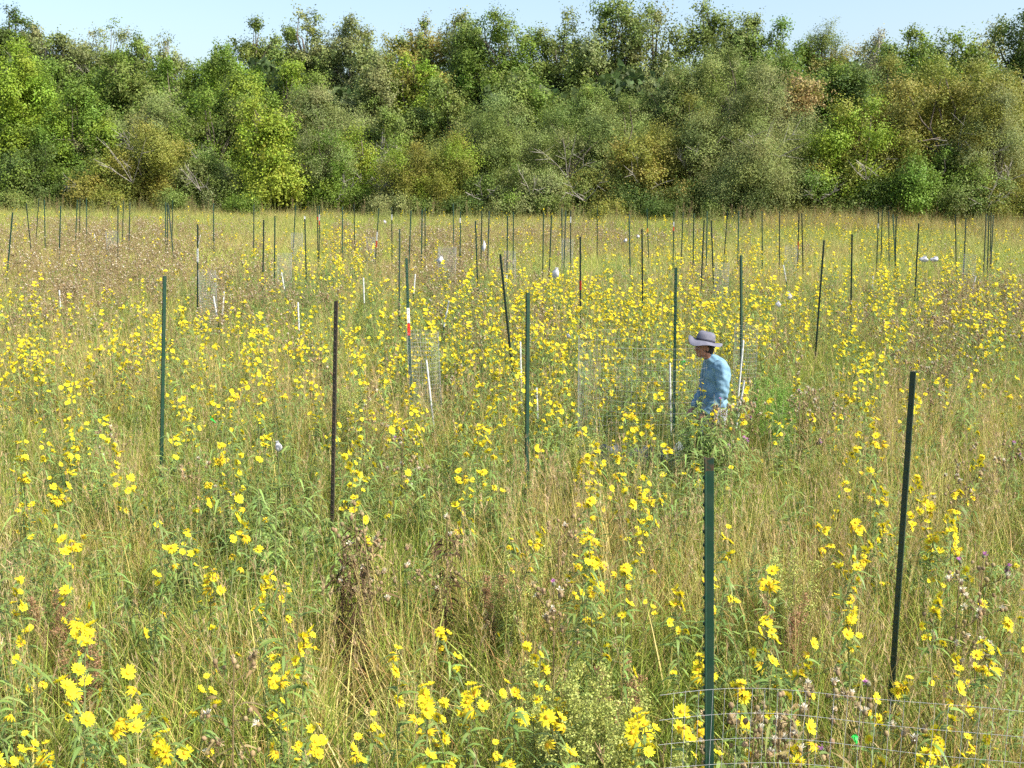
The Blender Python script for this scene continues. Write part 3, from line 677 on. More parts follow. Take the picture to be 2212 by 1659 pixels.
def noise2(x, y, seed, scale):
    r = np.random.default_rng(seed); o = np.zeros_like(x)
    for k in range(9):
        a = r.uniform(0, 6.28); f = scale * r.uniform(.5, 2.2); ph = r.uniform(0, 6.28)
        o += np.sin((x * math.cos(a) + y * math.sin(a)) * f + ph + 1.3 * np.sin(y * f * .6 + ph))
    return o / 4.5
def sample(dens, d0, d1, seed, margin=1.2):
    """random ground points of a density per m2 in the field of view between two distances"""
    r = np.random.default_rng(seed)
    hwd = lambda d: .49 * d + margin
    area = (d1 - d0) * (hwd(d0) + hwd(d1))
    n = int(area * dens)
    d = r.uniform(d0, d1, int(n * 1.6)); keep = r.random(len(d)) < hwd(d) / hwd(d1)
    d = d[keep][:n]
    x = r.uniform(-1, 1, len(d)) * hwd(d)
    return x, d, r
def gauss(X, Y, items):
    v = np.zeros_like(X)
    for cx, cy, rx, ry, w in items:
        v = np.maximum(v, w * np.exp(-(((X - cx) / rx) ** 2 + ((Y - cy) / ry) ** 2)))
    return v
CLEAR = []
for (px_, py_, hz_, dx_, dn_, df_) in [(735, 1105, 1.2, .17, 2.5, .3), (775, 1125, 1.2, .15, 2.4, .3), (960, 1118, 1.15, .15, 2.2, .3), (1290, 1500, 1.0, .62, 1.2, .6), (1240, 1560, .95, .5, .8, .5), (1370, 1560, .95, .4, .8, .5), (1700, 1490, 1.15, .4, .3, .3),
        (1720, 1200, .95, .2, .6, .3), (1680, 840, .95, .6, 1.0, 1.2), (1340, 1010, 0, .62, 1.5, .25)]:
    c_ = hit_z(px_, py_, hz_); CLEAR.append((c_.x, c_.y, dx_, dn_, df_))
def opened(x, d, r, p=.8):
    o = np.zeros(len(x), bool)
    for cx, cy, dx_, dn_, df_ in CLEAR:
        o |= (np.abs(x - cx * d / cy) < dx_) & (d > cy - dn_) & (d < cy + df_)
    return ~(o & (r.random(len(x)) < p))
def in_field(x, d):
    X, _ = project(np.stack([x, d, np.zeros_like(x)], 1))
    return d < (90 - 17 * np.clip(X, 0, 2212) / 2212) * .965

# ---- green / tan grass
near_p = [tuft_mb(100 + q, m, H, 34, .17, .0085, 4, hd) for q, (m, H, hd) in enumerate([
    ({'green': 5, 'lgreen': 3, 'tan': 2}, .62, 0), ({'green': 4, 'lgreen': 4, 'straw': 2, 'rust': 1}, .7, 1), ({'lgreen': 4, 'dkg': 3, 'tan': 1}, .55, 0),
    ({'tan': 5, 'straw': 3, 'green': 3}, .66, 2), ({'tan': 4, 'rust': 3, 'green': 2, 'mauve': 2}, .72, 3), ({'straw': 5, 'lgreen': 3, 'mauve': 2}, .6, 1),
    ({'rust': 4, 'tan': 4, 'lgreen': 2}, .75, 3), ({'green': 6, 'dkg': 3, 'lgreen': 2}, .6, 0)])]
x, d, r = sample(52, 3.9, 15, 1)
x2, d2, r2 = sample(24, 15, 34, 2)
x = np.r_[x, x2]; d = np.r_[d, d2]; n = len(x); r = np.random.default_rng(8)
v = noise2(x, d, 5, 1.1) + r.normal(0, .5, n)
idx = np.where(v < -.55, r.choice([2, 7, 0], n), np.where(v < .05, r.choice([0, 1, 2, 5, 7], n), r.choice([3, 4, 5, 6, 1], n)))
sc1 = r.uniform(.7, 1.2, n) * (1 + .16 * noise2(x, d, 9, .8))
rot = np.stack([r.normal(0, .10, n), r.normal(0, .10, n), r.uniform(0, 6.28, n)], 1)
tint = np.stack([r.normal(0, .10, n)] * 3, 1) + r.normal(0, .03, (n, 3))
# keep the view of the grey ground cloth open
cl = hit_z(1360, 1010, 0)
keep = opened(x, d, r, .72)
scatter('grass', 'thick green and straw coloured prairie grass across the nearer field', 'grass', near_p,
        np.stack([x, d, np.zeros(n)], 1)[keep], idx[keep], rot[keep], sc1[keep], tint[keep])
far_p = [tuft_mb(200 + q, m, H, 46, .30, .012, 2, 0) for q, (m, H) in enumerate([
    ({'green': 4, 'lgreen': 5, 'tan': 3}, .8), ({'tan': 5, 'straw': 3, 'lgreen': 3}, .85), ({'rust': 1, 'tan': 5, 'lgreen': 4}, .9),
    ({'lgreen': 6, 'straw': 3, 'green': 2}, .8), ({'rust': 4, 'mauve': 3, 'tan': 3}, .95)])]
x, d, r = sample(8.0, 33, 90, 3, 4)
ok = in_field(x, d); x, d = x[ok], d[ok]; n = len(x)
PX, PY = project(np.stack([x, d, np.full(n, .8)], 1))
v = noise2(x, d, 15, .25) + r.normal(0, .6, n)
idx = np.where(v < -.2, r.choice([0, 3], n), np.where(v < .5, r.choice([0, 1, 3], n), r.choice([1, 2, 4], n)))
sc2 = r.uniform(.75, 1.2, n)
edge = np.clip((d / (90 - 17 * np.clip(PX, 0, 2212) / 2212) - .78) / .2, 0, 1)
sc2 *= 1 + edge * (.35 + .55 * (PX > 1650) + .3 * (PX > 1300))
idx = np.where((edge > .3) & (PX > 1600) & (r.random(n) < .6), 4, idx)
rot = np.stack([r.normal(0, .08, n), r.normal(0, .08, n), r.uniform(0, 6.28, n)], 1)
tint = np.stack([r.normal(0, .10, n)] * 3, 1)
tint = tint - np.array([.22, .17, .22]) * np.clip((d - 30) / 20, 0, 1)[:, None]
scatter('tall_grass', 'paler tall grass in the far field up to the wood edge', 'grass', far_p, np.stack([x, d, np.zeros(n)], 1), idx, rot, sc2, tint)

# ---- leafy green undergrowth
lf_p = [leafy_mb(300 + q, .55 + .08 * q) for q in range(5)]
x, d, r = sample(11.0, 3.9, 34, 4); n = len(x)
PX, PY = project(np.stack([x, d, np.full(n, .5)], 1))
dd = .20 + .8 * gauss(PX, PY, [(1250, 880, 330, 240, 1.0), (950, 1080, 280, 200, .8), (480, 1150, 260, 160, .8), (1650, 950, 200, 150, .6), (250, 1250, 200, 180, .6),
                          (1300, 1450, 300, 150, .6), (700, 640, 200, 80, .6), (2050, 1000, 200, 260, .35), (100, 1600, 250, 120, .5)])
ok = (r.random(n) < dd) & opened(x, d, r, .9); x, d = x[ok], d[ok]; n = len(x)
scatter('leafy_undergrowth', 'leafy green stems without bloom between the grasses', 'undergrowth', lf_p, np.stack([x, d, np.zeros(n)], 1), r.integers(0, 5, n),
        np.stack([r.normal(0, .08, n), r.normal(0, .08, n), r.uniform(0, 6.28, n)], 1), r.uniform(.75, 1.25, n), np.stack([r.normal(0, .1, n)] * 3, 1))

# ---- landmarks used in the labels of the many flowers
LM = [((353, 800), 'the slender left post'), ((725, 900), 'the studded dark post'), ((1136, 820), 'the straight centre post'),
      ((1458, 770), 'the post beside the person'), ((1523, 1300), 'the rusty topped post'), ((1950, 1130), 'the tall leaning post'),
      ((884, 700), 'the white and red banded post'), ((1772, 640), 'the leaning farther post'), ((427, 570), 'the white banded post'),
      ((1254, 610), 'the red banded post'), ((960, 1280), 'the right dead thistle'), ((740, 1300), 'the blackened dead thistle')]
ORD = ['first', 'second', 'third', 'fourth', 'fifth', 'sixth', 'seventh', 'eighth', 'ninth', 'tenth', 'eleventh', 'twelfth', 'thirteenth', 'fourteenth', 'fifteenth', 'sixteenth',
       'seventeenth', 'eighteenth', 'nineteenth', 'twentieth']
TENS = {2: 'twenty', 8: 'eighty', 9: 'ninety', 10: 'hundredth', 11: 'hundred-tenth', 3: 'thirty', 4: 'forty', 5: 'fifty', 6: 'sixty', 7: 'seventy'}
def ordinal(k):
    if k < 20: return ORD[k]
    k += 1
    return TENS[k // 10] + '-' + ORD[k % 10 - 1] if k % 10 else TENS[k // 10][:-1] + 'ieth'
NUM = ['no', 'one', 'two', 'three', 'four', 'five', 'six', 'seven', 'eight', 'nine', 'ten', 'eleven', 'twelve', 'thirteen', 'fourteen']
def label_by_landmark(objs, XY, describe):
    """each label: its look, then its rank outward from the nearest landmark on one side"""
    A = {}
    for k, (px, py) in enumerate(XY):
        j = min(range(len(LM)), key=lambda q: (px - LM[q][0][0]) ** 2 + (py - LM[q][0][1]) ** 2)
        A.setdefault((j, px >= LM[j][0][0]), []).append((abs(px - LM[j][0][0]), k))
    for (j, right), l in A.items():
        for rank, (_, k) in enumerate(sorted(l)):
            objs[k]['label'] = '%s, %s to the %s of %s' % (describe(k), ordinal(rank), 'right' if right else 'left', LM[j][1])

# ------------------------------------------------------------------ sunflowers
SF = [(1270, 760, 230, 110, 4.2), (1000, 720, 150, 90, 2.8), (1300, 640, 330, 45, 2.2), (1500, 690, 240, 60, 2.6), (1780, 660, 330, 60, 1.5), (470, 740, 330, 70, 1.6), (500, 880, 150, 60, 2.2),
      (480, 1010, 150, 75, 2.4), (140, 900, 60, 110, 1.6), (300, 985, 60, 20, 3.0), (60, 780, 90, 120, 1.6), (800, 880, 150, 110, 1.5), (1500, 700, 180, 80, 1.4),
      (1900, 820, 180, 120, 1.3), (2130, 730, 120, 150, 1.4), (1700, 930, 60, 60, 1.1), (1180, 1150, 180, 70, 1.3), (1420, 1130, 120, 80, 1.3), (1850, 1120, 130, 90, 1.2),
      (740, 540, 60, 70, 1.8), (1000, 1020, 200, 50, .9), (1240, 480, 260, 40, .5), (1820, 490, 340, 40, .7), (1930, 520, 50, 45, 1.5), (2130, 1150, 90, 220, .7), (80, 1030, 120, 50, .9),
      (610, 560, 150, 60, .7), (1560, 560, 250, 70, .9), (2000, 600, 250, 60, .9), (950, 860, 130, 90, 1.2), (1150, 900, 120, 90, 1.2), (1400, 930, 90, 50, 1.2)]
x, d, r = sample(12.5, 4.5, 78, 21)
ok = in_field(x, d); x, d = x[ok], d[ok]; n = len(x)
PX, PY = project(np.stack([x, d, np.full(n, 1.0)], 1))
dens = np.maximum(gauss(PX, PY, SF), .17 + .06 * (PY < 620))
dens *= np.clip(.28 + (PY - 480) / 140, .15, 1.45)
dens *= 1 - .75 * gauss(PX, PY, [(250, 560, 260, 90, 1), (730, 1200, 160, 130, 1), (1590, 860, 80, 90, 1), (200, 1300, 200, 120, .8), (1280, 1030, 220, 55, 1), (1700, 800, 60, 60, 1)])
ok = (r.random(n) < dens / 3.4) & opened(x, d, r, .85)
x, d, PX, PY = x[ok], d[ok], PX[ok], PY[ok]
ok = PY < 1260                                # nearer plants are placed one by one below
x, d = x[ok], d[ok]
# nearer plants: where their topmost blooms show
NEARP = [(118, 1478), (30, 1560), (95, 1500), (205, 1490), (345, 1470), (395, 1388), (430, 1490), (270, 1560), (360, 1560), (40, 1430), (640, 1330), (610, 1420), (745, 1500),
         (700, 1530), (790, 1560), (660, 1610), (980, 1535), (1010, 1580), (1185, 1385), (1110, 1415), (1345, 1480), (1350, 1320), (1210, 1225), (1285, 1260), (1480, 1250),
         (1540, 1300), (1495, 1360), (1650, 1335), (1680, 1440), (1745, 1370), (1675, 1225), (1860, 1225), (1900, 1375), (1915, 1460), (1940, 1500), (2080, 1300), (2145, 1190),
         (2060, 1455), (2160, 1380), (2175, 1520), (2140, 1345), (1885, 1560), (1970, 1620), (2090, 1610), (1600, 1610), (1700, 1570), (1500, 1560), (1090, 1620), (1400, 1600),
         (310, 1185), (440, 1180), (600, 1195), (165, 1300), (70, 1090), (150, 1190), (855, 1395), (915, 1405), (1020, 1380), (990, 1360), (1600, 1440), (1760, 1600),
         (2030, 1250), (560, 1270), (60, 1210), (470, 1240), (910, 1560), (1200, 1440), (1780, 1250), (1560, 1190), (160, 1400), (500, 1590), (1290, 1560), (2200, 1250), (20, 1500), (1508, 818), (1535, 838), (1490, 870), (1560, 868), (1440, 900), (1520, 885), (1400, 925), (1370, 945), (1300, 940), (1590, 790)]
for (a, b) in NEARP:
    hgt = random.uniform(1.15, 1.25) if b < 960 else random.uniform(.95, 1.2) if b < 1500 else random.uniform(1.0, 1.25)
    p = hit_z(a, b + 25, hgt); x = np.r_[x, p.x]; d = np.r_[d, p.y]
o_ = np.argsort(d); x, d = x[o_], d[o_]
ppx, ppy = project(np.stack([x, d, np.full(len(x), 1.0)], 1))
inv = (ppx > -15) & (ppx < 2227) & (ppy < 1700)
first = np.where(inv)[0][:300]; rest = np.setdiff1d(np.arange(len(x)), first)
fl_me = [f.mesh('flower') for f in FL_HI]
NV = 14
protos = []
for q in range(NV):
    st, lf, fl = sunflower_parts(500 + q, True)
    protos.append((st.mesh('stem'), lf.mesh('foliage'), fl))
merged = []
for q in range(NV):
    mb, nf = sunflower_merged(500 + q, True, .84); merged.append((mb.mesh('sunflower_plant'), nf))
objs = []; XY = []; nfl = []; ht = []
r = np.random.default_rng(77)
for c, k in enumerate(first):
    q = int(r.integers(0, NV)); s = r.uniform(.85, 1.1); rz = r.uniform(0, 6.28)
    if c < 130:
        root = empty('sunflower_plant', (x[k], d[k], 0), rz); root.scale = (s, s, s)
        o = bpy.data.objects.new('stem', protos[q][0]); COL.objects.link(o); o.parent = root
        o = bpy.data.objects.new('foliage', protos[q][1]); COL.objects.link(o); o.parent = root
        for (p_, nr, fs, fk, rot_) in protos[q][2]:
            # blooms turn towards the light wherever the plant stands
            nloc = Matrix.Rotation(-rz, 3, 'Z') @ Vector(nr)
            o = bpy.data.objects.new('flower', fl_me[fk % 6]); COL.objects.link(o); o.parent = root
            o.matrix_local = flower_matrix(p_, nloc, fs, rot_)
        nf = len(protos[q][2])
    else:
        root = bpy.data.objects.new('sunflower_plant', merged[q][0]); COL.objects.link(root)
        root.location = (x[k], d[k], 0); root.rotation_euler = (0, 0, rz); root.scale = (s, s, s); nf = merged[q][1]
    tag(root, None, 'sunflower', 'sunflower plants in bloom across the field')
    objs.append(root); nfl.append(nf); XY.append((ppx[k], ppy[k]))
label_by_landmark(objs, XY, lambda k: '%s bloomed sunflower' % NUM[min(nfl[k], 14)])
lo = [sunflower_merged(600 + q, False, .88)[0] for q in range(12)]
n = len(rest)
scatter('distant_sunflowers', 'massed yellow sunflowers too many to count in the middle and far field', 'sunflowers', lo, np.stack([x[rest], d[rest], np.zeros(n)], 1),
        r.integers(0, 12, n), np.stack([r.normal(0, .05, n), r.normal(0, .05, n), r.normal(0, .8, n)], 1), r.uniform(.8, 1.15, n), np.zeros((n, 3)))
print('sunflowers', len(first), len(rest))

# ------------------------------------------------------------------ thistles
TH = [(200, 545, 260, 75, 3.0), (480, 600, 160, 70, 1.6), (120, 620, 150, 50, 2.4), (780, 520, 60, 50, 2.0), (960, 540, 140, 60, 2.2), (1080, 660, 130, 60, 1.6), (1000, 610, 120, 60, 1.8),
      (1260, 500, 280, 30, 1.2), (1520, 610, 60, 40, 1.2), (2080, 680, 150, 60, 2.6), (2150, 620, 120, 50, 1.6), (2000, 740, 130, 40, 1.2), (1760, 830, 70, 25, 1.0), (1450, 500, 160, 30, .8),
      (650, 660, 90, 40, .8), (440, 690, 180, 40, .6)]
x, d, r = sample(6.0, 8, 62, 31)
PX, PY = project(np.stack([x, d, np.full(len(x), 1.0)], 1))
dens = np.maximum(gauss(PX, PY, TH), .05)
ok = r.random(len(x)) < dens / 3.0; x, d, PX, PY = x[ok], d[ok], PX[ok], PY[ok]
o_ = np.argsort(d); x, d, PX, PY = x[o_], d[o_], PX[o_], PY[o_]
inv = (PX > -10) & (PX < 2222); first = np.where(inv)[0][:285]; rest = np.setdiff1d(np.arange(len(x)), first)
tm = [thistle_mb(700 + q, True, 0).mesh('thistle_plant') for q in range(8)]
objs = []; XY = []
for k in first:
    o = bpy.data.objects.new('thistle_plant', tm[int(r.integers(0, 8))]); COL.objects.link(o)
    o.location = (x[k], d[k], 0); o.rotation_euler = (0, 0, r.uniform(0, 6.28)); s = r.uniform(.75, 1.0); o.scale = (s, s, s)
    tag(o, None, 'thistle', 'dry brown thistles gone to seed'); objs.append(o); XY.append((PX[k], PY[k]))
label_by_landmark(objs, XY, lambda k: 'dry seedy thistle')
tl = [thistle_mb(740 + q, False) for q in range(8)]
n = len(rest)
scatter('distant_thistles', 'brown massed thistles with pale seed heads in the far field', 'thistles', tl, np.stack([x[rest], d[rest], np.zeros(n)], 1), r.integers(0, 8, n),
        np.stack([r.normal(0, .06, n), r.normal(0, .06, n), r.uniform(0, 6.28, n)], 1), r.uniform(.8, 1.1, n), np.zeros((n, 3)))
print('thistles', len(first), len(rest))
def big_thistle(px, py, h, seed, label, pink=0, dark=False, s=1.0):
    p = hit_z(px, py, h)
    root = empty('thistle_plant', (p.x, p.y, 0), seed * 1.3); root.scale = (s, s, s)
    st, lf, hd = thistle_mb(seed, True, pink, dark, True)
    st.obj('stem', root); lf.obj('foliage', root); [h_.obj('flower_head' if pk else 'seed_head', root) for h_, pk in hd]
    tag(root, label, 'thistle', 'larger thistles standing apart')
big_thistle(735, 1105, 1.2, 801, 'blackened dead thistle with pale fluffy heads left of the centre foreground', dark=True)
big_thistle(775, 1125, 1.2, 802, 'dead thistle with curled brown leaves just right of the blackened one', dark=True)
big_thistle(960, 1118, 1.15, 803, 'dead thistle on bare dark stem right of the blackened pair', dark=True)
big_thistle(820, 1150, 1.15, 804, 'low brown thistle between the dead dark ones')
big_thistle(1625, 1470, 1.15, 805, 'fluffy white headed thistle behind the wire panel, left one')
big_thistle(1700, 1490, 1.15, 806, 'fluffy white headed thistle behind the wire panel, middle one')
big_thistle(1765, 1515, 1.12, 807, 'fluffy white headed thistle behind the wire panel, right one')
big_thistle(1850, 1490, 1.1, 808, 'thistle with two pink purple blooms near the leaning dark post foot', pink=2)
big_thistle(2135, 1225, 1.15, 809, 'thistle with three pink blooms near the right picture edge', pink=3)
big_thistle(1610, 870, 1.1, 810, 'thistle with a pink cluster right of the person', pink=6)
big_thistle(1735, 870, 1.1, 811, 'pink blooming thistle on the pale green patch right of the person', pink=3)
big_thistle(1555, 905, 1.0, 812, 'thistle with pink bloom before the person', pink=2)
big_thistle(1200, 1300, 1.0, 813, 'small thistle with one mauve bloom in the centre foreground', pink=1)
big_thistle(862, 945, 1.1, 814, 'pink bloomed thistle left of the straight centre post', pink=2)
big_thistle(490, 1500, 1.0, 815, 'pale headed thistle at lower left beside the sunflower clump')
big_thistle(2075, 1255, 1.1, 816, 'single pink bloomed thistle left of the right edge thistle', pink=1)
big_thistle(2170, 940, 1.1, 817, 'pink tipped thistle at the right edge, middle distance', pink=2)
big_thistle(1215, 1130, 1.0, 818, 'small seedy thistle below the grey ground cloth')

# ------------------------------------------------------------------ feathery weeds and odd plants
def weed(px, py, h, seed, label, col=(.33, .36, .11), s=1.0, name='feathery_weed'):
    p = hit_z(px, py, h); mb = weed_mb(seed, True, col); o = mb.obj(name); o.location = (p.x, p.y, 0); o.scale = (s, s, s * h / 1.0)
    tag(o, label, 'weed', 'feathery weeds in the field')
WE = [(1180, 1430, .95, 'feathery pale green weed, leftmost of the bottom centre clump'), (1235, 1460, .95, 'feathery weed second from left in the bottom centre clump'),
      (1290, 1500, 1.0, 'feathery weed in the middle of the bottom centre clump'), (1350, 1520, .95, 'feathery weed fourth from left in the bottom centre clump'),
      (1410, 1560, .95, 'feathery weed, rightmost of the bottom centre clump'), (1250, 1590, .95, 'feathery weed lowest in the bottom centre clump, left'),
      (1340, 1620, .95, 'feathery weed lowest in the bottom centre clump, right'), (1120, 1210, .9, 'feathery weed right of the right dead thistle'),
      (1720, 1200, .95, 'feathery weed between foreground post and tall leaning post'), (1255, 940, 1.0, 'feathery goldenrod before the wire ring'),
      (770, 850, 1.0, 'feathery goldenrod right of the studded dark post'), (945, 760, 1.05, 'feathery goldenrod beside the white and red banded post'),
      (1660, 830, .95, 'fresh green feathery weed, left of the pair right of the person'), (1700, 820, .95, 'fresh green feathery weed, right of the pair right of the person'),
      (1690, 860, .9, 'low fresh green weed before the pair right of the person')]
for q, (a, b, h, lab) in enumerate(WE):
    weed(a, b, h, 900 + q, lab, (.24, .42, .07) if q >= 12 else (.46, .50, .13))
for q, (a, b, h, lab) in enumerate([(1490, 880, 1.0, 'leafy green weed left of the person, hiding the hands'), (1512, 884, 1.0, 'leafy green weed hiding the front of the trousers'),
        (1532, 880, 1.0, 'leafy green weed in the middle before the trousers'), (1552, 886, 1.0, 'leafy green weed at the hip of the person'), (1572, 880, 1.0, 'leafy green weed behind the back of the person'),
        (1505, 915, .95, 'lower leafy weed before the person, left one'), (1540, 912, .95, 'lower leafy weed before the person, middle one'), (1568, 915, .95, 'lower leafy weed before the person, right one')]):
    p = hit_z(a, b, h); mb = leafy_mb(1200 + q, h * .95, 60, 1.15); mb.join(leafy_mb(1230 + q, h * .85, 40)); o = mb.obj('leafy_weed'); o.location = (p.x, p.y, 0); tag(o, lab, 'weed', 'leafy weeds before the person')
RE = [(1088, 1180, .95, 'rust red plumed weed standing left of the bottom centre clump'), (1700, 1240, .9, 'thin reddish weed between the two nearest posts'),
      (105, 1210, .9, 'tan misty weed at the left edge'), (160, 1330, .85, 'pinkish tan misty weed at lower left'), (1340, 1400, .8, 'reddish weed at the right of the centre clump'),
      (1565, 850, 1.1, 'orange tan grass spike right beside the person')]
for q, (a, b, h, lab) in enumerate(RE):
    weed(a, b, h, 950 + q, lab, (.42, .25, .13), .8, 'rusty_weed')
# far clumps along the wood edge
r = np.random.default_rng(99)
gp = [weed_mb(980 + q, False, c, 1.5) for q, c in enumerate([(.30, .30, .09), (.26, .30, .09), (.34, .22, .12)])]
x = []; d = []; ii = []
for q in range(3600):
    px = r.uniform(-30, 2240); D = edgeD(px) * (.97 - r.exponential(.05))
    if D < edgeD(px) * .7 or (px < 1250 and r.random() < .4) or math.sin(px * .021) + math.sin(px * .047 + 1) + math.sin(px * .0083) < r.uniform(-2.2, .6): continue
    p = hit_y(px, 460, D); x.append(p.x); d.append(D); ii.append(int(r.choice([0, 1, 2], p=[.4, .35, .25])))
n = len(x)
scatter('goldenrod_thicket', 'goldenrod and rusty weeds massed along the foot of the wood', 'undergrowth', gp, np.stack([x, d, np.zeros(n)], 1), np.array(ii),
        np.stack([r.normal(0, .05, n), r.normal(0, .05, n), r.uniform(0, 6.28, n)], 1), r.uniform(.5, 1.35, n), np.stack([r.normal(0, .15, n)] * 3, 1))

# ------------------------------------------------------------------ steel T posts
HP = 2.4
def post_mb(m, lod=0, rust=False):
    mb = MB(); z0, z1 = -.35, HP
    def box(x0, x1, y0, y1, a, b, mm=m):
        V = [(x0, y0, a), (x1, y0, a), (x1, y1, a), (x0, y1, a), (x0, y0, b), (x1, y0, b), (x1, y1, b), (x0, y1, b)]
        mb.add(V, [(0, 3, 2, 1), (4, 5, 6, 7), (0, 1, 5, 4), (1, 2, 6, 5), (2, 3, 7, 6), (3, 0, 4, 7)], mm)
    # T outline, slightly bevelled, extruded
    T_ = np.array([(-.0175, 0), (-.0165, -.0015), (.0165, -.0015), (.0175, 0), (.0175, .003), (.0165, .0045), (.0035, .0055), (.0025, .0075), (.002, .034), (.001, .0355), (-.001, .0355), (-.002, .034), (-.0025, .0075), (-.0035, .0055), (-.0165, .0045), (-.0175, .003)])
    n = len(T_)
    def ext(a, b, mm):
        V = np.vstack([np.c_[T_, np.full(n, a)], np.c_[T_, np.full(n, b)]])
        mb.add(V, [(k, (k + 1) % n, n + (k + 1) % n, n + k) for k in range(n)], mm)
        mb.add(V[n:][:6], [(0, 1, 2), (0, 2, 3), (0, 3, 4), (0, 4, 5)], mm)
    if rust:
        ext(z0, z1 - .05, m); ext(z1 - .05, z1, 'rust')
    else: ext(z0, z1, m)
    mb.add([(-.0175, 0, z1), (.0175, 0, z1), (.0175, .0045, z1), (-.0175, .0045, z1), (-.002, .0045, z1), (.002, .0045, z1), (.002, .0355, z1), (-.002, .0355, z1)], [(0, 1, 2, 3), (4, 5, 6, 7)], 'rust' if rust else m)
    for k in range(int(2.3 / .054)):
        z = .1 + k * .054
        mb.add([(-.006, -.0015, z), (.006, -.0015, z), (.0045, -.0075, z + .004), (-.0045, -.0075, z + .004), (-.006, -.0015, z + .016), (.006, -.0015, z + .016), (.0045, -.0075, z + .011), (-.0045, -.0075, z + .011)],
               [(0, 1, 2, 3), (3, 2, 6, 7), (7, 6, 5, 4), (0, 3, 7, 4), (1, 5, 6, 2)], m)
    return mb
PM = {k: post_mb(k).mesh('steel_post', False) for k in ('green', 'dark', 'brownpost')}
PM['rust'] = post_mb('green', rust=True).mesh('steel_post', False)
def band(z0, z1, m, parent):
    mb = MB(); o = .0012
    T_ = np.array([(-.0175 - o, -.003 - o), (.0175 + o, -.003 - o), (.0175 + o, .0045 + o), (.002 + o, .0055 + o), (.002 + o, .0355 + o), (-.002 - o, .0355 + o), (-.002 - o, .0055 + o), (-.0175 - o, .0045 + o)])
    n = 8; V = np.vstack([np.c_[T_, np.full(n, z0)], np.c_[T_, np.full(n, z1)]])
    mb.add(V, [(k, (k + 1) % n, n + (k + 1) % n, n + k) for k in range(n)], m)
    mb.add(V[:8], [(0, 1, 2, 7), (3, 4, 5, 6)], m); mb.add(V[8:], [(0, 1, 2, 7), (3, 4, 5, 6)], m)
    return mb.obj('painted_band', parent, False)
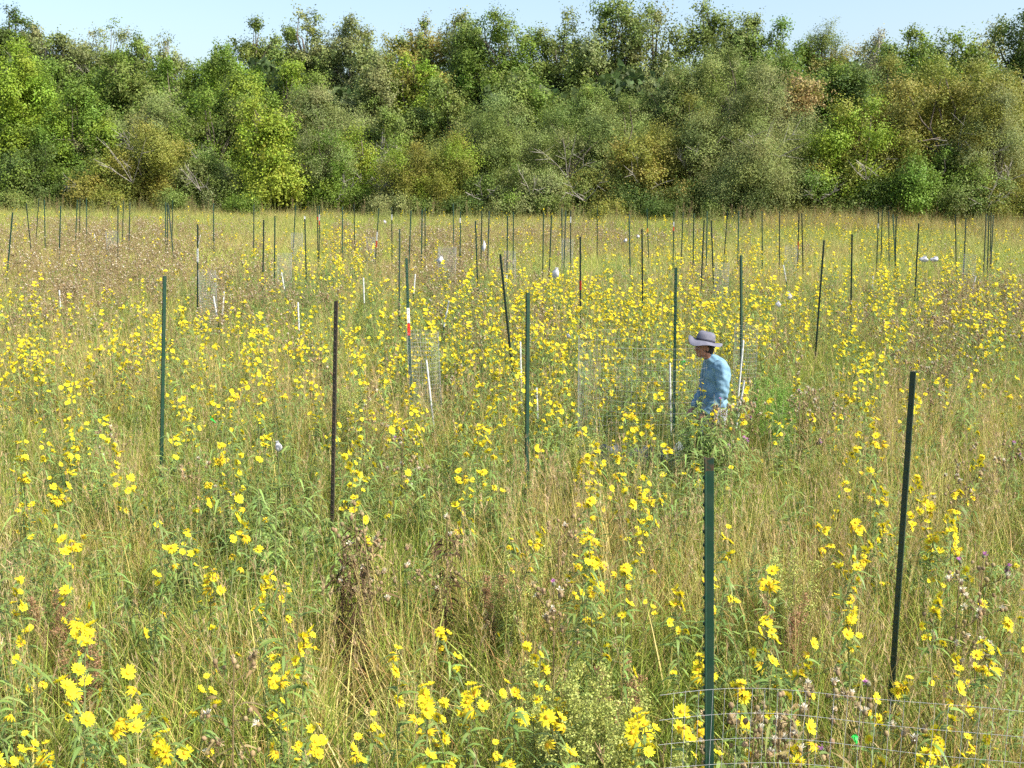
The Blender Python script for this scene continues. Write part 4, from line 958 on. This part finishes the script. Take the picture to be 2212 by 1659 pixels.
# xtop, ytop, xbot, ybot, colour, yaw, bands[(y0, y1, colour)], label
PO = [
 (1522, 988, 1523, 1659, 'rust', 96, [], 'nearest green steel post, rusty topped, standing in the lower right foreground'),
 (1972, 803, 1928, 1450, 'dark', 50, [], 'tall dark post leaning right at the right side, second nearest'),
 (725.5, 650, 716, 1165, 'brownpost', 25, [], 'studded brownish dark post left of centre with a lit edge'),
 (352.5, 595, 345, 1030, 'green', 60, [], 'slender glossy green post at left, largest on the left side'),
 (1137, 632, 1135, 1030, 'green', 70, [], 'straight green post in the centre, nearest of the middle posts'),
 (1460, 578, 1455, 960, 'green', 5, [], 'green post with a row of studs right beside the person'),
 (878, 558, 888, 862, 'green', -20, [(665, 698, 'white'), (699, 725, 'red')], 'post with white band over red band, left of centre, largest banded one'),
 (427, 484, 426.5, 656, 'dark', 10, [(535.8, 566, 'white')], 'dark post with one white band at left'),
 (1253.5, 511, 1253.5, 704, 'dark', 30, [(606.6, 626.6, 'red')], 'dark post with one red band right of centre'),
 (1599, 551, 1599.7, 745, 'green', 70, [], 'green post rising behind the person to the right'),
 (1780, 519, 1761.5, 764, 'dark', 40, [], 'dark post leaning right, first large one right of the person'),
 (1840.5, 506, 1837, 744, 'dark', 40, [], 'dark upright post right of the leaning one'),
 (1080, 547, 1098, 719, 'dark', 30, [], 'dark post leaning left just left of the centre post'),
 (1386.7, 495, 1388, 641, 'dark', 30, [], 'dark post between the red banded post and the person'),
 (863.4, 494.5, 862, 712, 'dark', -25, [], 'post close behind the large white and red banded one'),
 (569.6, 475, 567, 655, 'dark', 20, [], 'dark post left of the caged post, left of centre'),
 (593.7, 466.6, 593, 624, 'green', 0, [], 'green post with a wire cage, left of centre'),
 (658.2, 466.6, 660, 535, 'dark', 0, [(467, 473, 'white')], 'post with a small white tip left of centre'),
 (994.6, 456.6, 993, 631, 'green', 0, [(471, 481, 'white')], 'green post with white mark near its top beside a large cage'),
 (1027, 477, 1033, 656, 'green', 10, [], 'green post leaning slightly left behind the centre post'),
 (1096.3, 466.3, 1094.8, 607, 'green', 10, [], 'green post whose lower half shows through a grey cage'),
 (1191, 465, 1186.4, 589, 'green', 40, [], 'green post behind the white bag on the flowers'),
 (1213, 450, 1214.2, 579, 'green', 50, [], 'green caged post left of the red banded one'),
 (1232.9, 454.5, 1232.5, 525, 'dark', 10, [(468.4, 481.3, 'white')], 'dark post with one white band near the red banded post'),
 (818.3, 449.5, 809.8, 578, 'green', 10, [(500.6, 519.9, 'white'), (520, 535, 'red')], 'leaning post with white over red bands, middle distance'),
 (846.2, 447.3, 846.7, 546, 'dark', 10, [(463.4, 475.2, 'white')], 'dark post with white band right of the leaning banded one'),
 (690.1, 445.2, 689.5, 508, 'green', 10, [(463, 476.3, 'white'), (476.9, 486, 'red')], 'small far post with white over red bands at left'),
 (685.4, 445.2, 686, 497, 'dark', 10, [(468.8, 475.3, 'red')], 'thin far post with a red mark, touching the small banded one'),
 (1521, 476, 1513.5, 644, 'dark', 20, [], 'dark post leaning right, left one of the pair above the hat'),
 (1536.4, 476, 1542, 639, 'dark', 20, [], 'dark post leaning left, right one of the pair above the hat'),
 (1456, 457.7, 1454.9, 515, 'green', 10, [(479, 489, 'white'), (490, 499, 'red')], 'far post with white over red bands above the person post'),
 (1397.6, 450.2, 1399.5, 510, 'green', 10, [(493, 500, 'orange')], 'far post with an orange mark right of centre'),
 (1726, 461, 1721.9, 607, 'dark', 30, [(522, 537, 'red')], 'dark caged post with a red band on the right side'),
 (1732, 460, 1734.7, 590, 'dark', 30, [], 'dark post crossing just right of the red banded caged one'),
 (1919.9, 456.7, 1921, 656, 'dark', 10, [], 'long studded grey green post in the right middle distance'),
 (1898, 457.7, 1894.6, 549, 'green', 30, [(482.4, 493, 'white')], 'far post with a white band in the right half'),
 (1906, 454.5, 1903.4, 549, 'green', 30, [], 'far green post just right of the white banded one'),
 (1984.6, 482.4, 1977, 629, 'dark', 30, [], 'dark post leaning right in the right middle distance'),
 (2063.6, 463, 2066, 607, 'dark', 30, [], 'dark upright post near the right edge'),
 (2086.7, 471.7, 2079.8, 622, 'dark', 10, [], 'dark post leaning right beside the right edge cage'),
 (26.8, 456, 15.4, 583, 'green', 30, [], 'green post leaning right at the left picture edge'),
 (130.4, 444, 127, 573, 'green', 30, [], 'long green post among the brown thistles at left'),
 (254.8, 443, 254.3, 540, 'green', 10, [], 'long pale green post right of the brown thistles'),
 (56.2, 438.8, 62.8, 501, 'dark', 10, [], 'far post leaning left, second from the left edge'),
]
FARP = [(84.3, 427, 79.3, 497), (95, 431, 96.3, 497), (166.2, 430, 163.4, 494), (172.4, 427.6, 172, 502), (185.7, 428, 186, 485), (266.6, 433.4, 265.3, 492), (280.3, 436.6, 278.8, 490),
        (357, 436.6, 356.6, 507), (362, 437.7, 360.7, 544), (362.4, 443, 368.9, 505), (372.7, 432.3, 372, 507), (460.4, 438.8, 461, 518), (547.5, 440.9, 547, 518), (638.2, 440.9, 635.4, 494),
        (739, 446.3, 738.8, 490), (764.7, 440.9, 765.4, 488), (887, 454.5, 886, 483), (910.8, 452.4, 910, 508), (917.9, 448, 917.9, 482), (978.3, 439.5, 979, 502), (1041, 455.6, 1040, 506),
        (1056, 455.6, 1054.5, 508), (1109, 457.7, 1108.7, 521), (1173.7, 457.7, 1173, 520), (1221.3, 454.5, 1219.2, 517), (1290, 443.8, 1290, 523), (1358, 463, 1359, 512), (1475.9, 457.7, 1472.5, 536),
        (1498.6, 461, 1497.8, 512), (1526.7, 456.7, 1525.6, 525), (1571.7, 455.6, 1565.7, 538), (1595, 455.6, 1594, 523), (1646, 455.6, 1646.6, 523), (1684, 456.7, 1683.7, 509),
        (1927.8, 462, 1930.6, 519), (1936, 467.4, 1934.9, 519), (2130, 462, 2126.4, 540), (2136.5, 466, 2134.3, 536), (2140.8, 458.8, 2139.7, 532), (2146, 465, 2142.5, 534)]
for q, (a, b, c, e) in enumerate(FARP):
    ln = 'leaning right' if a - c > 1.8 else 'leaning left' if c - a > 1.8 else 'upright'
    PO.append((a, b, c, e, 'green' if q % 3 else 'dark', (q * 37) % 90, [], 'thin plain far row post, %s, %s from the left' % (ln, ordinal(q))))
POST = []
for (xt, yt, xb, yb, mk, yaw, bands, lab) in PO:
    top = hit_z(xt, yt, HP); b = hit_y(xb, yb, top.y)
    ax = (top - b).normalized(); base = top - ax * (HP / ax.z)
    rotm = Vector((0, 0, 1)).rotation_difference(ax).to_matrix() @ Matrix.Rotation(R(-yaw), 3, 'Z')
    o = bpy.data.objects.new('steel_post', PM[mk]); COL.objects.link(o)
    o.matrix_world = Matrix.Translation(base) @ rotm.to_4x4()
    tag(o, lab, 'post', 'steel posts marking the plots')
    for (y0, y1, bm) in bands:
        zz = [HP - (hit_y(xt, yy, top.y) - top).length for yy in (y0, y1)]
        band(min(zz), min(max(zz), HP - .003), bm, o)
    POST.append((xt, yt, base, top))

# ------------------------------------------------------------------ wire cages, panel, stakes, bags
def wires(mb, rings, verts_, rad):
    for pl in rings: tube(mb, pl, rad, 'wire', n=3)
    for pl in verts_: tube(mb, pl, rad, 'wire', n=3)
def cage(px, py, rad, s, label, h=1.45, w=.0017, name='wire_cage', step=.055, vstep=.034, slack=0):
    """s: Z px per metre there"""
    D = FPX / s; c = hit_y(px, py, D)
    mb = MB(); nvt = max(8, int(2 * PI * rad / vstep)); r = np.random.default_rng(int(px))
    lean = r.normal(0, .02, 2)
    f = lambda a, z: (rad * (1 + .06 * math.sin(2 * a + px)) * math.cos(a) + lean[0] * z, rad * (1 - .06 * math.sin(2 * a + px)) * math.sin(a) + lean[1] * z, z)
    rings = [[f(a, z) for a in np.linspace(0, 2 * PI, nvt + 1)] for z in np.arange(h, .05, -step)]
    vs = [[f(a, .02), f(a, h * .5), f(a, h)] for a in np.linspace(0, 2 * PI, nvt + 1)[:-1]]
    wires(mb, rings, vs, w)
    o = mb.obj(name); o.location = (c.x, c.y, 0)
    tag(o, label, 'cage', 'welded wire cages around plants')
CG = [(923, 730, .21, 168, 'wire cage right of the large white and red banded post'), (610, 545, .17, 84, 'tall grey wire cage on the green post left of centre'),
      (447, 580, .17, 103, 'wire cage right of the white banded post at left'), (965, 565, .26, 76, 'wide wire cage left of the white marked green post'),
      (1104, 540, .16, 80, 'grey wire cage round the half hidden green post near centre'), (1226, 525, .18, 66, 'wire cage between two posts left of the red banded post'),
      (1710, 530, .18, 71, 'grey wire cage left of the red banded caged post at right'), (2098, 545, .17, 79, 'grey wire cage near the right picture edge'),
      (802, 525, .14, 66, 'wire cage left of the leaning banded post'), (1612, 738, .16, 157, 'wire cage on the green post behind the person'),
      (240, 480, .2, 62, 'faint wire cage among the brown thistles'), (640, 500, .2, 62, 'faint wire cage in the far field, left'), (1560, 560, .16, 90, 'wire cage above the hat, middle distance')]
for (a, b, rd, s_, lab) in CG: cage(a, b, rd, s_, lab, w=.0011 if s_ > 120 else .0015)
cage(1400, 740, .84, 188, 'large wire ring around the flower patch beside the person', h=1.6, w=.0009, step=.12, vstep=.055, name='wire_ring')
# foreground panel: gently curved sheet of welded wire tied to the nearest post
mb = MB(); cp = [hit_z(xx, yy, 1.53) for xx, yy in ((1426, 1499), (1514, 1492.6), (1659, 1490), (1791, 1497), (1924, 1511), (2093, 1527), (2260, 1545))]
cx = np.array([p.x for p in cp]); cy = np.array([p.y for p in cp])
gx = np.arange(cx[0], cx[-1], .0508); k3 = np.polyfit(cx, cy, 3); gy = np.polyval(k3, gx)
r = np.random.default_rng(4)
for z in np.arange(1.53, -.01, -.1016):
    tube(mb, np.stack([gx, gy, np.full(len(gx), z) + .006 * np.sin(gx * 7 + z * 5)], 1), .00075, 'wire', n=4)
for q in range(1, len(gx)):
    tube(mb, [(gx[q] + .004 * math.sin(q), gy[q], 0), (gx[q], gy[q], .8), (gx[q] + .003 * math.sin(q * 2), gy[q], 1.535)], .00075, 'wire', n=4)
tag(mb.obj('wire_fence'), 'curved welded wire mesh panel tied to the nearest post, bottom right', 'wire fence')

def stake(xt, yt, xb, yb, zt, label, g=0.5, w=.011):
    top = hit_z(xt, yt, zt); b = hit_y(xb, yb, top.y); ax = (top - b).normalized(); base = top - ax * (zt / ax.z)
    L_ = (top - base).length; fw = L_ * (1 - g)
    root = empty('marker_stake', base); root.rotation_euler = Vector((0, 0, 1)).rotation_difference(ax).to_euler()
    mb = MB(); tube(mb, [(0, 0, -.1), (0, 0, fw)], w, 'green', n=6); mb.obj('stake', root, True)
    mb = MB(); tube(mb, [(0, 0, fw), (0, 0, (fw + L_) / 2), (0, 0, L_)], w * 1.25, 'white', n=8, cap=True); mb.obj('white_sleeve', root)
    tag(root, label, 'stake', 'short white topped marker stakes')
ST = [(1159, 838, 1162, 920, 1.0, 'short stake, white above green, right of the centre post', .37), (921, 778, 935, 905, 1.25, 'long white leaning stake right of the large banded post', .9),
      (1124, 738, 1126, 850, 1.25, 'long white stake just left of the centre post', .9), (1447, 785, 1448, 848, 1.2, 'white stake left of the post by the person', .75),
      (1606, 735, 1600, 800, 1.35, 'thin white stake in the cage behind the person', .7), (1608, 822, 1602, 856, 1.0, 'stubby white stake low right of the person', .6),
      (970, 650, 964, 680, 1.2, 'white stake leaning right beyond the banded post', .4), (643.5, 653, 645, 690, 1.15, 'white stake left of the studded dark post', .45),
      (785, 600, 786, 632, 1.15, 'white stake above the studded dark post, right', .5), (897, 592, 895, 618, 1.15, 'white stake right behind the banded post top', .4),
      (461, 640, 468, 680, 1.1, 'white leaning stake at foot of the left cage', .4), (608, 588, 612, 612, 1.05, 'white stake at the foot of the tall left cage', .4),
      (1095, 592, 1093, 622, 1.05, 'white stake at the foot of the cage near centre', .5), (1239, 573, 1235, 600, 1.05, 'white leaning stake left of the red banded post', .5),
      (1692, 573, 1698, 605, 1.1, 'white stake left of the red banded caged post', .4), (1885.5, 593, 1884, 630, 1.1, 'white stake in the right middle distance', .5),
      (2108, 597, 2103, 616, 1.0, 'white stake at foot of the right edge cage', .5), (204, 505, 205, 514, 1.1, 'tiny far white stake among the left thistles', .4),
      (128, 627, 129, 640, 1.0, 'white stake among the brown thistles at left', .4), (433, 507, 431, 516, 1.1, 'tiny white stake right of the white banded post', .4), (484, 630, 482, 655, 1.0, 'pale stake left of the caged post', .5)]
for (a, b, c, e, z, lab, gg) in ST: stake(a, b, c, e, z, lab, gg, .0095 if b > 700 else .013)

def bag(px, py, z, w, h, seed, label):
    p = hit_z(px, py, z); r = np.random.default_rng(seed); mb = MB()
    nu, nv_ = 14, 10; V = []
    for b in range(nv_ + 1):
        t = b / nv_; rr = w / 2 * (math.sin(PI * min(t * 1.12, 1)) ** .6 if t < .86 else .28 + (t - .86) * 1.5)
        for a in range(nu):
            th = 2 * PI * a / nu; q = rr * (1 + .22 * math.sin(3 * th + seed + 4 * t) + .12 * math.sin(7 * th + 9 * t))
            V.append((q * math.cos(th) + .1 * w * math.sin(4 * t + seed), q * math.sin(th), h * (t - 1)))
    F = [(b * nu + a, b * nu + (a + 1) % nu, (b + 1) * nu + (a + 1) % nu, (b + 1) * nu + a) for b in range(nv_) for a in range(nu)]
    mb.add(V, F, 'bag')
    tube(mb, [(0, 0, -h), (0, .01, -h - .1), (0, 0, -p.z + 0)], [.004, .004, .004], 'leaf', (.2, .25, .1), n=3)
    o = mb.obj('mesh_bag'); o.location = p
    tag(o, label, 'bag', 'white mesh bags tied over flower heads')
BG = [(1202, 578, 1.3, .17, .28, 'largest white bag right of centre, over a flower top'), (951, 553, 1.25, .17, .22, 'crumpled white bag left of the white marked green post'),
      (1045, 520, 1.35, .12, .36, 'tall narrow white bag behind the centre post'), (600, 953, 1.05, .06, .10, 'small white bag left of the studded dark post'),
      (1705, 629, 1.2, .09, .18, 'slim white bag left of the leaning post at right'), (1682, 650, 1.1, .09, .13, 'pale small bag below the slim white one'),
      (1998, 553, 1.1, .25, .2, 'broad whitish bag in the right far field, left one'), (2020, 554, 1.1, .25, .17, 'broad whitish bag in the right far field, right one'),
      (1351, 515, 1.1, .13, .16, 'far white bag left of the dark post'), (1378, 507, 1.1, .13, .14, 'far pale bag beside the dark post'), (831, 475, 1.2, .14, .2, 'far white bag between two banded posts'),
      (1228, 720, 1.0, .06, .08, 'tiny white bag in the dense flowers')]
for q, (a, b, z, w_, h_, lab) in enumerate(BG): bag(a, b, z, w_, h_, q + 3, lab)

def ribbon_tape(px, py, z, label, s=1):
    p = hit_z(px, py, z); mb = MB(); r = np.random.default_rng(int(px))
    m = 5
    ribbons(mb, r.normal(size=(m, 3)) * .008, nrm(r.normal(size=(m, 3))), np.tile([0, 0, -.8], (m, 1)), r.uniform(.03, .06, m) * s, .016, nrm(r.normal(size=(m, 3))), 3, 'tape', (1, 1, 1), prof=[1, 1, .9, .7])
    tube(mb, [(0, 0, -z), (0, 0, 0)], .002, 'leaf', (.25, .28, .12), n=3)
    o = mb.obj('flagging_ribbon'); o.location = p; tag(o, label, 'ribbon', 'green flagging ribbons tied to stems')
ribbon_tape(1850, 1590, 1.0, 'bright green ribbon low beside the leaning dark post foot', .45)
ribbon_tape(456, 906, 1.05, 'green ribbon on a stem right of the slender green post')
ribbon_tape(1478, 778, 1.2, 'green ribbon near the hat of the person', .8)

# low grey cloth edging standing in the grass before the wire ring
mb = MB(); p0 = hit_z(1225, 1005, 0); p1 = hit_z(1490, 1015, 0)
ns = 44; V = []
for q in range(ns + 1):
    t = q / ns; xx = p0.x * (1 - t) + p1.x * t; yy = p0.y * (1 - t) + p1.y * t - .28 * math.sin(PI * t)
    hh = .30 + .04 * math.sin(t * 23) + .03 * math.sin(t * 51)
    for z, o_ in ((-.02, 0), (hh * .4, .015 * math.sin(t * 60)), (hh * .75, .02 * math.sin(t * 47 + 1)), (hh, .02 * math.sin(t * 35))):
        V.append((xx, yy + o_, z))
    V.append((xx, yy + .012 + .02 * math.sin(t * 35), hh)); V.append((xx, yy + .012, -.02))
F = [(q * 6 + k, (q + 1) * 6 + k, (q + 1) * 6 + k + 1, q * 6 + k + 1) for q in range(ns) for k in range(5)]
mb.add(V, F, 'fabric'); tag(mb.obj('cloth_edging'), 'low weathered grey cloth edging in the grass before the wire ring', 'cloth')

# ------------------------------------------------------------------ the person
def ell(mb, c, r3, axis=None, nu=16, nv=10, col=(1, 1, 1)):
    V = [(r3[0] * math.cos(-PI / 2 + PI * b / nv) * math.cos(2 * PI * a / nu), r3[1] * math.cos(-PI / 2 + PI * b / nv) * math.sin(2 * PI * a / nu), r3[2] * math.sin(-PI / 2 + PI * b / nv)) for b in range(nv + 1) for a in range(nu)]
    F = [(b * nu + a, b * nu + (a + 1) % nu, (b + 1) * nu + (a + 1) % nu, (b + 1) * nu + a) for b in range(nv) for a in range(nu)]
    V = np.array(V)
    if axis is not None: V = V @ np.array(Matrix.Rotation(axis, 3, 'Y')).T
    mb.add(V + np.asarray(c), F, 'skin', col)
def limb(mb, pts, rad, n=12):
    """tapering limb through its joints, rounded at every joint"""
    for k in range(len(pts) - 1):
        a, b = np.array(pts[k], float), np.array(pts[k + 1], float)
        m_ = 6; t = np.linspace(0, 1, m_)
        pp_ = a[None] * (1 - t)[:, None] + b[None] * t[:, None]; rr_ = rad[k] * (1 - t) + rad[k + 1] * t
        tube(mb, pp_, rr_, 'skin', n=n)
    for p_, r_ in zip(pts, rad): ell(mb, p_, (r_, r_, r_), nu=n, nv=8)
def fused(name, mb, matname, voxel, smooth=6, fold=0):
    """one continuous surface grown over overlapping volumes"""
    o = mb.obj(name)
    md = o.modifiers.new('r', 'REMESH'); md.mode = 'VOXEL'; md.voxel_size = voxel
    sm = o.modifiers.new('s', 'SMOOTH'); sm.iterations = smooth; sm.factor = .5
    bpy.context.view_layer.update()
    m2 = bpy.data.meshes.new_from_object(o.evaluated_get(bpy.context.evaluated_depsgraph_get()))
    o.modifiers.clear(); o.data = m2
    m2.materials.clear(); m2.materials.append(M[matname])
    n_ = len(m2.vertices); c_ = np.empty(n_ * 3); m2.vertices.foreach_get('co', c_); c_ = c_.reshape(-1, 3)
    if fold:
        q_ = np.empty(n_ * 3); m2.vertices.foreach_get('normal', q_); q_ = q_.reshape(-1, 3)
        w_ = np.sin(c_[:, 0] * 70 + c_[:, 2] * 24 + 2.2 * np.sin(c_[:, 2] * 9 + c_[:, 1] * 14)) + .7 * np.sin(c_[:, 1] * 60 - c_[:, 2] * 38 + 2 * np.sin(c_[:, 0] * 25)) + .5 * np.sin(c_[:, 2] * 95 + c_[:, 0] * 40)
        m2.vertices.foreach_set('co', (c_ + q_ * (np.sign(w_) * np.abs(w_) ** .8 * fold)[:, None]).ravel())
    m2.polygons.foreach_set('use_smooth', np.ones(len(m2.polygons), bool)); m2.polygons.foreach_set('material_index', np.zeros(len(m2.polygons), np.int32)); m2.update()
    return o
# local frame: he looks along -x, the camera sees his left side of the picture as the front
pr = empty('person', (0, 0, 0)); tag(pr, 'person in grey wide brimmed hat and blue shirt bending among the flowers', 'person')
b_ = MB()
ell(b_, (-.135, 0, 1.605), (.092, .074, .100)); ell(b_, (-.165, 0, 1.545), (.060, .058, .075)); ell(b_, (-.195, 0, 1.502), (.030, .034, .026))
ell(b_, (-.232, 0, 1.570), (.020, .013, .026)); ell(b_, (-.240, 0, 1.560), (.013, .012, .010)); ell(b_, (-.214, 0, 1.617), (.018, .050, .011)); ell(b_, (-.219, 0, 1.532), (.012, .022, .007)); ell(b_, (-.217, 0, 1.520), (.012, .019, .007))
for sgn in (-1, 1):
    ell(b_, (-.128, sgn * .077, 1.578), (.017, .009, .030)); ell(b_, (-.195, sgn * .038, 1.565), (.025, .02, .02))
limb(b_, [(-.02, 0, 1.39), (-.07, 0, 1.46), (-.125, 0, 1.54)], [.062, .056, .054])
ell(b_, (.02, 0, 1.22), (.10, .14, .20)); ell(b_, (.02, 0, .98), (.10, .13, .20))
for sgn in (-1, 1):
    limb(b_, [(.01, sgn * .14, 1.35), (0, sgn * .225, 1.10), (-.09, sgn * .20, .97), (-.17, sgn * .165, .86)], [.045, .040, .036, .026])
    ell(b_, (-.205, sgn * .155, .815), (.030, .040, .050), .5)
    for dy, ln in ((-.030, .062), (-.010, .075), (.011, .070), (.031, .054)):
        y_ = sgn * .155 + dy
        limb(b_, [(-.225, y_, .785), (-.238, y_ * 1.01, .785 - ln * .5), (-.228, y_ * 1.01, .785 - ln)], [.0080, .0076, .0066], 8)
    limb(b_, [(-.195, sgn * .120, .83), (-.222, sgn * .103, .80), (-.238, sgn * .100, .772)], [.012, .010, .0085], 8)
    limb(b_, [(.02, sgn * .09, .88), (-.01, sgn * .11, .48), (.03, sgn * .11, .09)], [.08, .055, .04])
body = fused('body', b_, 'skin', .0042, 3); body.parent = pr
fb = MB()
for sgn in (-1, 1): ell(fb, (-.211, sgn * .030, 1.592), (.009, .014, .007))
fb.mats = []; fb.F = [(F_, 0) for F_, _ in fb.F]; fb.mats = ['under']; fb.obj('eyes', pr)
h_ = MB(); ell(h_, (-.110, 0, 1.600), (.090, .079, .098)); ell(h_, (-.075, 0, 1.555), (.055, .066, .06)); fused('hair', h_, 'hair', .008, 3).parent = pr
s_ = MB()
ell(s_, (.035, 0, 1.27), (.145, .185, .20)); ell(s_, (.035, 0, 1.365), (.115, .165, .085)); ell(s_, (.02, 0, 1.08), (.140, .175, .20)); ell(s_, (.02, 0, .955), (.145, .18, .10))
limb(s_, [(.0, 0, 1.40), (-.055, 0, 1.455)], [.09, .070])
for sgn in (-1, 1):
    limb(s_, [(.02, sgn * .10, 1.37), (.015, sgn * .165, 1.355), (.01, sgn * .225, 1.22), (.0, sgn * .235, 1.09), (-.075, sgn * .21, .98), (-.145, sgn * .18, .895)], [.085, .085, .074, .068, .058, .046])
fused('shirt', s_, 'shirt', .009, 5, .0042).parent = pr
t_ = MB(); ell(t_, (.02, 0, .86), (.145, .18, .15))
for sgn in (-1, 1):
    limb(t_, [(.02, sgn * .09, .82), (-.015, sgn * .115, .48), (.025, sgn * .12, .08)], [.11, .082, .07])
fused('trousers', t_, 'trouser', .012, 5, .004).parent = pr
w_ = MB()
for sgn in (-1, 1): ell(w_, (-.04, sgn * .12, .045), (.14, .05, .05)); ell(w_, (.03, sgn * .12, .09), (.055, .05, .07))
fused('boots', w_, 'hatband', .01, 3).parent = pr
# hat: crown and wavy brim
def hat_ring(rr, z, wave, n=40):
    return [(rr * 1.08 * math.cos(a), rr * .92 * math.sin(a), z + wave * 1.25 * (math.sin(2 * a + 2.6) * .9 + .6 * math.sin(3 * a + .9))) for a in np.linspace(0, 2 * PI, n, endpoint=False)]
def loft(mb, rings, m, close=False):
    n = len(rings[0]); V = [p for rg in rings for p in rg]
    F = [(b * n + a, b * n + (a + 1) % n, (b + 1) * n + (a + 1) % n, (b + 1) * n + a) for b in range(len(rings) - 1) for a in range(n)]
    mb.add(V, F, m)
    if close: mb.add(rings[-1] + [(0, 0, rings[-1][0][2] - .004)], [(a, (a + 1) % n, n) for a in range(n)], m)
hat = empty('hat'); hat.parent = pr; hat.location = (-.125, 0, 1.645); hat.rotation_euler = (R(-6), R(13), 0)
mb = MB(); loft(mb, [hat_ring(.098, 0, 0), hat_ring(.101, .03, 0), hat_ring(.097, .065, 0), hat_ring(.088, .095, .003), hat_ring(.066, .112, .004), hat_ring(.03, .116, .004)], 'hat', True); mb.obj('crown', hat)
mb = MB(); loft(mb, [hat_ring(.098, .004, 0), hat_ring(.12, .001, .010), hat_ring(.15, -.010, .026), hat_ring(.182, -.026, .042), hat_ring(.184, -.031, .042), hat_ring(.15, -.015, .026), hat_ring(.096, -.002, 0)], 'hat'); mb.obj('brim', hat)
mb = MB(); loft(mb, [hat_ring(.1005, .008, 0), hat_ring(.1035, .012, 0), hat_ring(.104, .024, 0), hat_ring(.101, .028, 0)], 'hatband'); mb.obj('hat_band', hat)
pp = hit_z(1520, 712, 1.78); pr.location = (pp.x + .14, pp.y, 0); pr.rotation_euler = (0, 0, R(14))

print('objects', len(bpy.data.objects))
